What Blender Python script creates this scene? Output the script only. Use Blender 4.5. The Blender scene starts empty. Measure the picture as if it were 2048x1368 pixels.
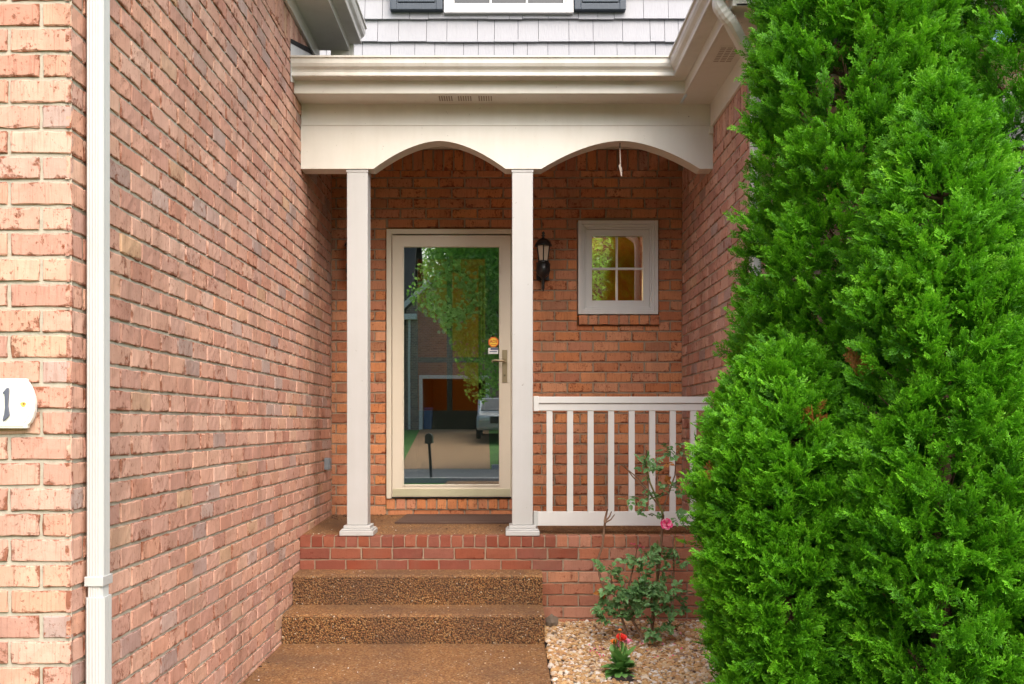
import bpy, math, random
import numpy as np
from mathutils import Vector, Matrix, noise
R = math.radians
scene = bpy.context.scene
col = scene.collection
random.seed(7); rng = np.random.default_rng(7)

# ------------------------------------------------------------------ camera, light, exposure
F, CX, CY, EYE = 1959.0, 1012.0, 848.0, 1.354      # focal length and principal point in photo pixels, eye height
cam = bpy.data.cameras.new('camera'); cam_o = bpy.data.objects.new('camera', cam); col.objects.link(cam_o)
cam.sensor_width = 36.0; cam.lens = F/2048*36
cam.shift_x = (1024-CX)/2048; cam.shift_y = (CY-684)/2048
cam.clip_start = .05; cam.clip_end = 2000
cam_o.location = (0, 0, EYE); cam_o.rotation_euler = (R(90), 0, 0)
scene.camera = cam_o
SUN_EL, SUN_AZ = 46, 20                              # azimuth: to the right of straight behind the camera
w = bpy.data.worlds.new('World'); scene.world = w; w.use_nodes = True
nt = w.node_tree; sky = nt.nodes.new('ShaderNodeTexSky'); sky.sky_type = 'NISHITA'; sky.sun_disc = False
sky.sun_elevation = R(SUN_EL); sky.sun_rotation = R(180-SUN_AZ); sky.dust_density = 5.0; sky.ozone_density = 1.0; sky.air_density = 1.0
bg = nt.nodes['Background']; nt.links.new(sky.outputs[0], bg.inputs[0]); bg.inputs[1].default_value = 0.15
sun = bpy.data.lights.new('sun', 'SUN'); sun.energy = 1.5; sun.angle = R(75); sun.color = (1, .985, .965)
sun_o = bpy.data.objects.new('sun', sun); col.objects.link(sun_o)
sd = Vector((math.cos(R(SUN_EL))*math.sin(R(SUN_AZ)), -math.cos(R(SUN_EL))*math.cos(R(SUN_AZ)), math.sin(R(SUN_EL))))
sun_o.rotation_euler = sd.to_track_quat('Z', 'Y').to_euler(); sun_o.location = sd*30
vs = scene.view_settings; vs.view_transform = 'Standard'; vs.look = 'None'; vs.gamma = 1; vs.exposure = 1.15
scene.cycles.max_bounces = 10; scene.cycles.diffuse_bounces = 6; scene.cycles.transparent_max_bounces = 16
scene.cycles.use_denoising = True

def P(px, py, Y): return Vector(((px-CX)*Y/F, Y, EYE+(CY-py)*Y/F))
def PX(px, Y): return (px-CX)*Y/F
def PZ(py, Y): return EYE+(CY-py)*Y/F

# ------------------------------------------------------------------ mesh helpers
class MB:
    def __init__(s): s.v=[]; s.f=[]; s.m=[]; s.uv=[]; s.sm=[]; s.hasuv=False
    def add(s, verts, faces, mat=0, uvs=None, smooth=False):
        o=len(s.v); s.v.extend([tuple(p) for p in verts])
        for f in faces:
            s.f.append(tuple(i+o for i in f)); s.m.append(mat); s.sm.append(smooth)
        if uvs is not None: s.hasuv=True
        s.uv.extend(uvs if uvs is not None else [(0,0)]*len(verts))
        return s
    def box(s, x0,x1,y0,y1,z0,z1, mat=0):
        v=[(x,y,z) for x in (x0,x1) for y in (y0,y1) for z in (z0,z1)]
        return s.add(v, [(0,1,3,2),(4,6,7,5),(0,4,5,1),(2,3,7,6),(0,2,6,4),(1,5,7,3)], mat)
    def prism(s, poly, axis, a, b, mat=0):
        """poly of 2D points extruded along axis ('x': (y,z), 'y': (x,z), 'z': (x,y)) between a and b"""
        n=len(poly)
        def q(p,t): return {'x':(t,p[0],p[1]),'y':(p[0],t,p[1]),'z':(p[0],p[1],t)}[axis]
        v=[q(p,a) for p in poly]+[q(p,b) for p in poly]
        f=[tuple(range(n))[::-1], tuple(range(n,2*n))]+[(i,(i+1)%n,(i+1)%n+n,i+n) for i in range(n)]
        return s.add(v,f,mat)
    def sweep(s, prof, path, mat=0, closed=True):
        """prof (d outward, z) swept along horizontal XY path, mitred; outward = right-hand side"""
        n=len(prof); rings=[]
        for i,p in enumerate(path):
            ns=[]
            for a,b in ((i-1,i),(i,i+1)):
                if a>=0 and b<len(path):
                    d=Vector((path[b][0]-path[a][0], path[b][1]-path[a][1])).normalized(); ns.append(Vector((d.y,-d.x)))
            if len(ns)==1: off=ns[0]
            else:
                off=(ns[0]+ns[1]).normalized(); off=off/ max(.2,off.dot(ns[0]))
            rings.append([(p[0]+off.x*d, p[1]+off.y*d, z) for d,z in prof])
        v=[p for r in rings for p in r]; f=[]
        for k in range(len(path)-1):
            for i in range(n if closed else n-1):
                j=(i+1)%n; f.append((k*n+i, k*n+j, (k+1)*n+j, (k+1)*n+i))
        if closed: f+= [tuple(range(n))[::-1], tuple(range((len(path)-1)*n, len(path)*n))]
        return s.add(v,f,mat)
    def tube(s, pts, rads, n=8, mat=0, smooth=True, cap=True):
        pts=[Vector(p) for p in pts]; v=[]; f=[]
        if not isinstance(rads,(list,tuple)): rads=[rads]*len(pts)
        up=Vector((.13,.21,1)).normalized()
        for i,p in enumerate(pts):
            d=(pts[min(i+1,len(pts)-1)]-pts[max(i-1,0)]).normalized()
            a=d.cross(up);  a = a.normalized() if a.length>1e-4 else Vector((1,0,0))
            b=d.cross(a)
            for k in range(n):
                t=2*math.pi*k/n; v.append(p+(a*math.cos(t)+b*math.sin(t))*rads[i])
        for i in range(len(pts)-1):
            for k in range(n): f.append((i*n+k, i*n+(k+1)%n, (i+1)*n+(k+1)%n, (i+1)*n+k))
        if cap: f+=[tuple(range(n)), tuple(range((len(pts)-1)*n, len(pts)*n))[::-1]]
        return s.add(v,f,mat,smooth=smooth)
    def lathe(s, prof, c, n=16, mat=0, smooth=True):
        v=[]; f=[]; m=len(prof)
        for r,z in prof:
            for k in range(n):
                t=2*math.pi*(k+.5)/n; v.append((c[0]+r*math.cos(t), c[1]+r*math.sin(t), c[2]+z))
        for i in range(m-1):
            for k in range(n): f.append((i*n+k, i*n+(k+1)%n, (i+1)*n+(k+1)%n, (i+1)*n+k))
        return s.add(v,f,mat,smooth=smooth)
    def quad(s,a,b,c,d,mat=0): return s.add([a,b,c,d],[(0,1,2,3)],mat)
    def build(s, name, mats, parent=None, bevel=0, seg=2, solid=0):
        me=bpy.data.meshes.new(name); me.from_pydata(s.v,[],s.f); 
        if not isinstance(mats,(list,tuple)): mats=[mats]
        for m in mats: me.materials.append(m)
        me.polygons.foreach_set('material_index', s.m); me.polygons.foreach_set('use_smooth', s.sm)
        if s.hasuv:
            uvl=me.uv_layers.new(name='UVMap'); uv=np.array(s.uv,dtype=np.float32)
            idx=np.empty(len(me.loops),dtype=np.int32); me.loops.foreach_get('vertex_index',idx)
            uvl.data.foreach_set('uv', uv[idx].ravel())
        me.update(); o=bpy.data.objects.new(name,me); col.objects.link(o)
        if parent is not None: o.parent=parent; o.matrix_parent_inverse=Matrix.Translation(parent.location).inverted() if parent.parent is None else Matrix.Identity(4)
        if solid:
            md=o.modifiers.new('solid','SOLIDIFY'); md.thickness=solid
        if bevel:
            md=o.modifiers.new('bevel','BEVEL'); md.width=bevel; md.segments=seg; md.limit_method='ANGLE'; md.angle_limit=R(40); md.harden_normals=False
        return o
def fast_mesh(name, V, Q, uv, mats, parent=None, smooth=False, nside=4):
    """numpy verts (n,3), faces (m,nside), per-vertex uv"""
    me=bpy.data.meshes.new(name); nq=len(Q)
    me.vertices.add(len(V)); me.vertices.foreach_set('co', np.asarray(V,dtype=np.float32).ravel())
    me.loops.add(nq*nside); me.loops.foreach_set('vertex_index', np.asarray(Q,dtype=np.int32).ravel())
    me.polygons.add(nq); me.polygons.foreach_set('loop_start', np.arange(nq,dtype=np.int32)*nside)
    me.polygons.foreach_set('use_smooth', np.full(nq,smooth))
    if uv is not None:
        l=me.uv_layers.new(name='UVMap'); l.data.foreach_set('uv', np.asarray(uv,dtype=np.float32)[np.asarray(Q).ravel()].ravel())
    for m in (mats if isinstance(mats,(list,tuple)) else [mats]): me.materials.append(m)
    me.update(calc_edges=True); me.validate(); o=bpy.data.objects.new(name,me); col.objects.link(o)
    if parent is not None: o.parent=parent; o.matrix_parent_inverse=Matrix.Translation(parent.location).inverted()
    return o
def tag(o, label, cat, group=None, kind=None):
    o['label']=label; o['category']=cat
    if group: o['group']=group
    if kind: o['kind']=kind
    return o
def thing(name, label, cat, loc=(0,0,0), group=None):
    o=bpy.data.objects.new(name,None); col.objects.link(o); o.location=loc; o.empty_display_size=.1
    return tag(o,label,cat,group)
def struct(o, label=None, cat=None):
    o['kind']='structure'
    if label: o['label']=label
    if cat: o['category']=cat
    return o

# ------------------------------------------------------------------ materials
class NT:
    def __init__(s,name):
        s.mat=bpy.data.materials.new(name); s.mat.use_nodes=True; s.t=s.mat.node_tree; s.n=s.t.nodes; s.b=s.n['Principled BSDF']; s.out=s.n['Material Output']
    def node(s,typ,**kw):
        n=s.n.new('ShaderNode'+typ)
        for k,v in kw.items(): setattr(n,k,v)
        return n
    def link(s,a,b): s.t.links.new(a,b)
    def val(s,inp,v):
        if hasattr(v,'links') or isinstance(v,bpy.types.NodeSocket): s.link(v,inp)
        else: inp.default_value=v
    def math(s,op,a,b=0.0,c=0.0,clamp=False):
        n=s.node('Math',operation=op,use_clamp=clamp); s.val(n.inputs[0],a); s.val(n.inputs[1],b); s.val(n.inputs[2],c); return n.outputs[0]
    def coords(s,scale=(1,1,1)):
        tc=s.node('TexCoord'); mp=s.node('Mapping'); s.link(tc.outputs['Object'],mp.inputs[0]); mp.inputs['Scale'].default_value=scale; return mp.outputs[0]
    def noise(s,scale,detail=4,rough=.55,vec=None,dims='3D',w=None,out='Fac'):
        n=s.node('TexNoise',noise_dimensions=dims); n.inputs['Scale'].default_value=scale; n.inputs['Detail'].default_value=detail; n.inputs['Roughness'].default_value=rough
        if vec is None: vec=s.coords()
        s.link(vec,n.inputs['Vector'])
        if w is not None: s.val(n.inputs['W'],w)
        return n.outputs[out]
    def voronoi(s,scale,vec=None,feature='F1',out='Distance',rand=1):
        n=s.node('TexVoronoi',feature=feature); n.inputs['Scale'].default_value=scale; n.inputs['Randomness'].default_value=rand
        s.link(vec if vec is not None else s.coords(),n.inputs['Vector']); return n.outputs[out]
    def ramp(s,fac,stops,interp='LINEAR'):
        n=s.node('ValToRGB'); cr=n.color_ramp; cr.interpolation=interp
        while len(cr.elements)<len(stops): cr.elements.new(.5)
        for e,(p,c) in zip(cr.elements,stops):
            e.position=p; e.color=(*c,1) if isinstance(c,(tuple,list)) else (c,c,c,1)
        s.link(fac,n.inputs[0]); return n.outputs[0]
    def mix(s,fac,a,b,blend='MIX'):
        n=s.node('MixRGB',blend_type=blend); s.val(n.inputs[0],fac)
        for i,v in ((1,a),(2,b)):
            if isinstance(v,tuple): n.inputs[i].default_value=(*v,1)
            else: s.link(v,n.inputs[i])
        return n.outputs[0]
    def bump(s,h,dist=.004,strength=1,prev=None):
        n=s.node('Bump'); n.inputs['Distance'].default_value=dist; n.inputs['Strength'].default_value=strength; s.link(h,n.inputs['Height'])
        if prev is not None: s.link(prev,n.inputs['Normal'])
        return n.outputs[0]
    def finish(s,color,rough=.6,normal=None,metallic=0,spec=.5):
        s.val(s.b.inputs['Base Color'],color if not isinstance(color,tuple) else (*color,1)); s.val(s.b.inputs['Roughness'],rough)
        s.b.inputs['Metallic'].default_value=metallic; s.b.inputs['Specular IOR Level'].default_value=spec
        if normal is not None: s.link(normal,s.b.inputs['Normal'])
        return s.mat

def brick_mat(name, palette, chip=(.21,.065,.03), chip_amt=.0, grain=1.0, smear=1.0):
    t=NT(name); geo=t.node('NewGeometry'); rnd=geo.outputs['Random Per Island']
    base=t.ramp(rnd,palette,'CONSTANT')
    r2=t.math('FRACT',t.math('MULTIPLY',rnd,37.7)); r3=t.math('FRACT',t.math('MULTIPLY',rnd,91.3))
    w=t.math('MULTIPLY',rnd,53.0)
    # slow tone change inside a brick, per-brick brightness
    n1=t.noise(9,4,.6,dims='4D',w=w)
    bright=t.math('ADD',t.math('MULTIPLY',r2,.22),t.math('ADD',t.math('MULTIPLY',n1,.34),.72))
    c=t.mix(1,base,t.mix(0,(1,1,1),(1,1,1)),'MULTIPLY')
    hsv=t.node('HueSaturation'); t.link(c,hsv.inputs['Color']); t.link(bright,hsv.inputs['Value']); t.link(t.math('ADD',t.math('MULTIPLY',r3,.14),.93),hsv.inputs['Saturation'])
    t.link(t.math('ADD',t.math('MULTIPLY',r2,.009),.4955),hsv.inputs['Hue'])
    c=hsv.outputs[0]
    # upright drag lines of the wire-cut face
    st=t.noise(1,3,.6,vec=t.coords((170,170,9)),dims='4D',w=w)
    c=t.mix(t.math('MULTIPLY',t.math('SUBTRACT',st,.52,clamp=True),2.2*grain,clamp=True),c,chip)
    # chips and scrapes: more along the edges, the lower edge above all
    uv=t.node('UVMap'); sep=t.node('SeparateXYZ'); t.link(uv.outputs[0],sep.inputs[0]); u,v=sep.outputs[0],sep.outputs[1]
    eu=t.math('MULTIPLY',t.math('MINIMUM',u,t.math('SUBTRACT',1.0,u)),2.4); ev=t.math('MINIMUM',v,t.math('MULTIPLY',t.math('SUBTRACT',1.0,v),1.7))
    edge=t.math('SUBTRACT',1.0,t.math('MULTIPLY',t.math('MINIMUM',eu,ev),5.0,clamp=True))
    n2=t.noise(26,6,.68,dims='4D',w=w); n3=t.noise(7,2,.5,dims='4D',w=t.math('ADD',w,9.0))
    ch=t.math('ADD',t.math('ADD',n2,t.math('MULTIPLY',n3,.45)),t.math('MULTIPLY',edge,.13))
    chm=t.math('MULTIPLY',t.math('SUBTRACT',ch,.835-chip_amt),10,clamp=True)
    c=t.mix(t.math('MULTIPLY',chm,.85),c,chip)
    fl=t.noise(1,4,.7,vec=t.coords((95,95,60)),dims='4D',w=w); c=t.mix(t.math('MULTIPLY',t.math('SUBTRACT',t.math('ADD',fl,t.math('MULTIPLY',n3,.25)),.70,clamp=True),8*grain,clamp=True),c,chip)
    # pale mortar smear
    n4=t.noise(14,5,.7,dims='4D',w=t.math('ADD',w,3.0))
    c=t.mix(t.math('MULTIPLY',t.math('SUBTRACT',n4,.60,clamp=True),2.0*smear,clamp=True),c,(.58,.42,.35))
    big=t.noise(1,5,.62,vec=t.coords((2.6,2.6,.7))); c=t.mix(t.math('MULTIPLY',t.math('SUBTRACT',big,.52,clamp=True),2.6,clamp=True),c,(.20,.11,.075))
    h=t.math('SUBTRACT',t.math('ADD',t.math('MULTIPLY',st,.25),t.math('MULTIPLY',n2,.9)),t.math('MULTIPLY',chm,.8))
    return t.finish(c,.9,t.bump(h,.004,.75),spec=.2)
PINK=[(0,(.53,.300,.228)),(.14,(.57,.33,.250)),(.30,(.545,.31,.235)),(.46,(.585,.35,.266)),(.64,(.54,.290,.212)),(.80,(.56,.33,.241)),(.90,(.42,.30,.26)),(.945,(.56,.355,.235)),(.965,(.46,.315,.27))]
BOUNCE_TINT=[(0,(.51,.212,.105)),(.2,(.54,.232,.115)),(.4,(.49,.200,.10)),(.58,(.53,.222,.11)),(.74,(.50,.207,.105)),(.91,(.39,.18,.105)),(.95,(.51,.215,.105))]  # house brick with the porch recess's warm bounced light put into its colour
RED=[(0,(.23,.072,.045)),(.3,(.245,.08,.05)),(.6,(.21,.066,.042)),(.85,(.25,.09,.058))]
def mortar_mat(name,c0,c1):
    t=NT(name); n=t.noise(40,5,.6); n2=t.noise(3,3,.5)
    c=t.mix(n2,c0,c1); c=t.mix(t.math('MULTIPLY',t.math('SUBTRACT',n,.5,clamp=True),1.5),c,(.16,.135,.10))
    return t.finish(c,.95,t.bump(n,.004,.8),spec=.15)
M={}
M['brick']=brick_mat('brick_pink',PINK)
M['brick_bounce_tint']=brick_mat('brick_bounce_tint',BOUNCE_TINT,chip=(.17,.04,.015),chip_amt=.01,smear=.25)
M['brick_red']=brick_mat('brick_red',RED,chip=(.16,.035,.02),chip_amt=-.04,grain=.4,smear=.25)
M['brick_plinth']=brick_mat('brick_salmon',[(0,(.39,.165,.10)),(.3,(.42,.19,.118)),(.6,(.36,.15,.09)),(.85,(.40,.185,.12))],chip=(.17,.04,.02),chip_amt=-.02,grain=.6,smear=.6)
M['mortar']=mortar_mat('mortar',(.46,.42,.34),(.38,.345,.275))
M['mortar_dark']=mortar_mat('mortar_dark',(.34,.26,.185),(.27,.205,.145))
def paint(name,c,dirt=.25,rough=.45,speck=True,grain=0):
    t=NT(name); n=t.noise(2.2,5,.62); n2=t.noise(1,3,.6,vec=t.coords((14,14,2)))
    k=t.math('MULTIPLY',t.math('SUBTRACT',t.math('ADD',t.math('MULTIPLY',n,.6),t.math('MULTIPLY',n2,.4)),.45,clamp=True),2.2*dirt,clamp=True)
    cc=t.mix(k,c,(c[0]*.62,c[1]*.57,c[2]*.48))
    if speck:
        s1=t.noise(38,2,.5); cc=t.mix(t.math('MULTIPLY',t.math('SUBTRACT',s1,.735,clamp=True),9,clamp=True),cc,(.12,.095,.07))
    h=t.noise(60,3,.5); nm=t.bump(h,.001,.25)
    if grain:
        g=t.noise(1,4,.6,vec=t.coords((90,90,5))); nm=t.bump(g,.003,grain)
        cc=t.mix(t.math('MULTIPLY',t.math('SUBTRACT',g,.5,clamp=True),.7),cc,(c[0]*.6,c[1]*.6,c[2]*.62))
    return t.finish(cc,rough,nm,spec=.4)
M['trim']=paint('trim_white',(.64,.625,.57),.4)
M['white']=paint('vinyl_white',(.62,.62,.61),.22,.35,False)
M['column']=paint('column_white',(.47,.475,.475),.35,.4,True)
M['gutter']=paint('gutter_aluminium',(.62,.605,.56),.85,.3)
M['downspout']=paint('downspout_white',(.48,.49,.48),.2,.3,False)
M['door_paint']=paint('door_cream',(.66,.60,.49),.2,.35,False)
M['shake']=paint('shake_grey',(.345,.35,.375),.12,.75,False,.8)
M['shutter']=paint('shutter_slate',(.045,.06,.08),.1,.5,False,1.0)
M['plaque']=paint('plaque_white',(.74,.73,.68),.12,.3,False)
def plain(name,c,rough=.5,metal=0,nscale=30,amt=.25,bump=.3,spec=.5):
    t=NT(name); n=t.noise(nscale,4,.6); cc=t.mix(t.math('MULTIPLY',n,amt),c,(c[0]*.4,c[1]*.4,c[2]*.4))
    return t.finish(cc,rough,t.bump(n,.002,bump),metal,spec)
M['black']=plain('iron_black',(.012,.012,.013),.35)
M['brass']=plain('brass_dull',(.38,.31,.19),.35,.8)
M['kick']=plain('brass_plate',(.62,.60,.42),.35,.35,8,.3,.1)
M['steel']=plain('numeral_steel',(.16,.17,.22),.45,.5)
M['rust']=plain('rust',(.35,.14,.03),.8)
M['rust_stain']=plain('rust_stain',(.75,.50,.10),.6)
M['dark']=plain('gap_dark',(.015,.013,.012),.9)
M['inner_door']=plain('inner_door_paint',(.025,.027,.025),.45)
M['mat']=plain('doormat_fibre',(.11,.062,.045),.95,0,220,.6,1)
M['grey_box']=plain('grey_plastic',(.22,.25,.28),.5)
M['bark']=plain('bark_brown',(.16,.085,.05),.9,0,60,.5,1)
M['cane']=plain('cane_brown',(.26,.15,.09),.85,0,70,.6,.8)
M['cane_green']=plain('cane_green',(.25,.22,.07),.7,0,70,.4,.5)
M['soil']=plain('soil_dark',(.03,.02,.014),.95,0,60,.5,1)
M['stone']=plain('rock_brown',(.20,.15,.11),.9,0,25,.6,1)
M['roof']=plain('roof_shingle_dark',(.05,.047,.045),.9,0,40,.6,1)
M['string']=plain('string_pale',(.6,.52,.45),.8)
M['flash']=paint('flashing_white',(.68,.67,.65),.5,.5)
M['interior']=plain('ochre_plaster',(.60,.25,.04),.8,0,8,.15,.1)
M['wood_floor']=plain('floor_wood',(.14,.07,.03),.4,0,10,.4,.1)
M['curtain']=plain('curtain_cloth',(.20,.24,.11),.8,0,20,.1,.1)
def glass(name,refl,tint=(.9,.95,.92)):
    t=NT(name); tr=t.node('BsdfTransparent'); tr.inputs[0].default_value=(*tint,1); gl=t.node('BsdfGlossy'); gl.inputs['Roughness'].default_value=.004; gl.inputs[0].default_value=(.95,.97,.95,1)
    fr=t.node('Fresnel'); fr.inputs[0].default_value=1.5
    k=t.math('ADD',fr.outputs[0],refl,clamp=True)
    h=t.noise(1.2,2,.5); nb=t.node('Bump'); nb.inputs['Strength'].default_value=.02; nb.inputs['Distance'].default_value=.01; t.link(h,nb.inputs['Height']); t.link(nb.outputs[0],gl.inputs['Normal'])
    mx=t.node('MixShader'); t.link(k,mx.inputs[0]); t.link(tr.outputs[0],mx.inputs[1]); t.link(gl.outputs[0],mx.inputs[2]); t.link(mx.outputs[0],t.out.inputs[0]); return t.mat
M['glass']=glass('storm_glass',.25); M['wglass']=glass('window_glass',.30); M['inglass']=glass('clear_glass',.02)
M['gap']=plain('vent_slot',(.30,.26,.21),.8,0,30,.2,.1)
M['frost']=plain('lantern_glass',(.62,.52,.42),.35,0,10,.1,.05)
def emis(name,c,s):
    t=NT(name); t.b.inputs['Base Color'].default_value=(*c,1); t.b.inputs['Emission Color'].default_value=(*c,1); t.b.inputs['Emission Strength'].default_value=s; return t.mat
M['bulb']=emis('lamp_glow',(1,.40,.06),.7)
def aggregate(name,scale,cols,bump,gap,fine=False,wear=.0):
    t=NT(name); co=t.coords(); nv=t.noise(30,3,.6,vec=co,out='Color'); v=t.node('MixRGB'); v.inputs[0].default_value=.012; t.link(co,v.inputs[1]); t.link(nv,v.inputs[2])
    d=t.voronoi(scale,v.outputs[0]); cc=t.voronoi(scale,v.outputs[0],out='Color'); sx=t.node('SeparateColor'); t.link(cc,sx.inputs[0])
    c=t.ramp(sx.outputs[0],cols,'CONSTANT')
    g=t.math('MULTIPLY',t.math('SUBTRACT',d,.42,clamp=True),gap,clamp=True)
    c=t.mix(g,c,(.055,.03,.015))
    big=t.noise(2.0,4,.6,vec=co); c=t.mix(t.math('MULTIPLY',t.math('SUBTRACT',big,.42,clamp=True),2.4,clamp=True),c,(.10,.058,.038))
    if wear: c=t.mix(wear,c,(.19,.11,.065))
    hh=t.math('SUBTRACT',1.0,t.math('POWER',d,1.6)); return t.finish(c,.8,t.bump(hh,bump,1),spec=.3)
AGG=[(0,(.27,.125,.045)),(.2,(.33,.165,.06)),(.38,(.20,.085,.03)),(.56,(.37,.20,.08)),(.7,(.25,.11,.045)),(.84,(.40,.24,.11)),(.93,(.30,.14,.05)),(.985,(.55,.44,.32))]
M['riser']=aggregate('aggregate_riser',104,AGG,.012,3.4)
M['tread']=aggregate('aggregate_tread',100,AGG,.006,1.9,wear=.12)
M['walk']=aggregate('aggregate_walk',100,AGG,.006,1.5,wear=.10)
def gravel_mat():
    t=NT('gravel_stone'); g=t.node('NewGeometry').outputs['Random Per Island']
    c=t.ramp(g,[(0,(.46,.26,.10)),(.18,(.54,.34,.15)),(.34,(.58,.43,.26)),(.46,(.42,.22,.09)),(.60,(.64,.53,.41)),(.70,(.52,.34,.19)),(.82,(.24,.15,.10)),(.90,(.70,.64,.58))],'CONSTANT')
    n=t.noise(45,4,.6); c=t.mix(t.math('MULTIPLY',n,.35),c,(.33,.20,.10)); return t.finish(c,.75,t.bump(n,.003,.5))
M['gravel']=gravel_mat()
def foliage(name,stops,dead=None,trans=.3,rough=.5):
    t=NT(name); uv=t.node('UVMap'); sep=t.node('SeparateXYZ'); t.link(uv.outputs[0],sep.inputs[0]); rnd,tip=sep.outputs[0],sep.outputs[1]
    n=t.noise(5,3,.6)
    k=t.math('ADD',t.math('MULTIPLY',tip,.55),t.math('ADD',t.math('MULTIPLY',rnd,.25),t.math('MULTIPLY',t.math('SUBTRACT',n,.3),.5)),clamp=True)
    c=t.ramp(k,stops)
    if dead is not None:
        dm=t.math('GREATER_THAN',rnd,dead); c=t.mix(dm,c,(.33,.13,.03))
    t.b.inputs['Specular IOR Level'].default_value=.35
    t.val(t.b.inputs['Base Color'],c); t.b.inputs['Roughness'].default_value=rough
    tl=t.node('BsdfTranslucent'); t.link(c,tl.inputs[0]); mx=t.node('MixShader'); mx.inputs[0].default_value=trans
    t.link(t.b.outputs[0],mx.inputs[1]); t.link(tl.outputs[0],mx.inputs[2]); t.link(mx.outputs[0],t.out.inputs[0]); return t.mat
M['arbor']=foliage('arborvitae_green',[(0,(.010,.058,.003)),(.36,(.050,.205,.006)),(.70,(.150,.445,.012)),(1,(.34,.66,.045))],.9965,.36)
M['rose_leaf']=foliage('rose_leaf',[(0,(.05,.13,.035)),(.5,(.13,.28,.09)),(1,(.27,.46,.20))],.975,.2,.4)
M['zin_leaf']=foliage('flower_leaf',[(0,(.07,.22,.04)),(.5,(.17,.38,.09)),(1,(.34,.56,.20))],None,.25,.4)
M['tree_leaf']=foliage('tree_leaf',[(0,(.09,.24,.03)),(.5,(.24,.48,.08)),(1,(.42,.66,.16))],None,.55)
M['wreath_leaf']=foliage('wreath_leaf',[(0,(.22,.34,.11)),(.5,(.48,.62,.27)),(1,(.68,.78,.46))],None,.3)
M['pink']=plain('petal_pink',(.80,.06,.22),.6,0,60,.3,.2); M['palepink']=plain('petal_pale',(.85,.30,.42),.6); M['redpetal']=plain('petal_red',(.75,.03,.015),.6,0,60,.3,.2)
M['orange']=plain('petal_orange',(.75,.20,.02),.6); M['darkred']=plain('bud_darkred',(.25,.015,.03),.6)
M['st_orange']=plain('sticker_orange',(.85,.22,.01),.5,0,9,.05,.0); M['st_yellow']=plain('sticker_yellow',(.85,.60,.04),.5,0,9,.05,.0); M['st_red']=plain('sticker_red',(.50,.03,.01),.5,0,9,.05,0)
M['st_white']=plain('sticker_white',(.75,.75,.75),.5,0,9,.05,0); M['st_blue']=plain('sticker_blue',(.05,.07,.16),.5,0,9,.05,0)
def lawn():
    t=NT('lawn_grass'); n=t.noise(1.2,5,.6); n2=t.noise(60,3,.6); c=t.ramp(n,[(.3,(.05,.17,.015)),(.7,(.10,.27,.03))]); c=t.mix(t.math('MULTIPLY',n2,.5),c,(.03,.09,.01)); return t.finish(c,.9,t.bump(n2,.03,1))
M['lawn']=lawn()
M['asphalt']=plain('asphalt',(.16,.155,.15),.9,0,50,.4,1); M['drive']=plain('driveway_aggregate',(.40,.225,.105),.9,0,90,.5,.6); M['kerb']=plain('kerb_concrete',(.45,.43,.40),.9,0,20,.3,.5)
def far_brick():
    t=NT('far_brick'); tc=t.node('TexCoord'); sp=t.node('SeparateXYZ'); t.link(tc.outputs['Object'],sp.inputs[0]); cb=t.node('CombineXYZ'); t.link(t.math('ADD',sp.outputs[0],sp.outputs[1]),cb.inputs[0]); t.link(sp.outputs[2],cb.inputs[1])
    b=t.node('TexBrick'); t.link(cb.outputs[0],b.inputs[0]); b.inputs['Scale'].default_value=1; b.inputs['Brick Width'].default_value=.21; b.inputs['Row Height'].default_value=.08; b.inputs['Mortar Size'].default_value=.008
    b.inputs['Color1'].default_value=(.30,.19,.15,1); b.inputs['Color2'].default_value=(.16,.11,.095,1); b.inputs['Mortar'].default_value=(.35,.31,.27,1); return t.finish(b.outputs[0],.9)
M['far_brick']=far_brick()
M['car_paint']=plain('car_silver',(.36,.38,.40),.22,.3,5,.05,0); M['car_glass']=plain('car_glass',(.03,.035,.04),.3,0,5,.1,0); M['tyre']=plain('tyre_rubber',(.02,.02,.02),.8); M['lamp']=plain('headlamp',(.6,.65,.7),.1)
M['blue_bin']=plain('bin_blue',(.04,.12,.30),.5)

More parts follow.
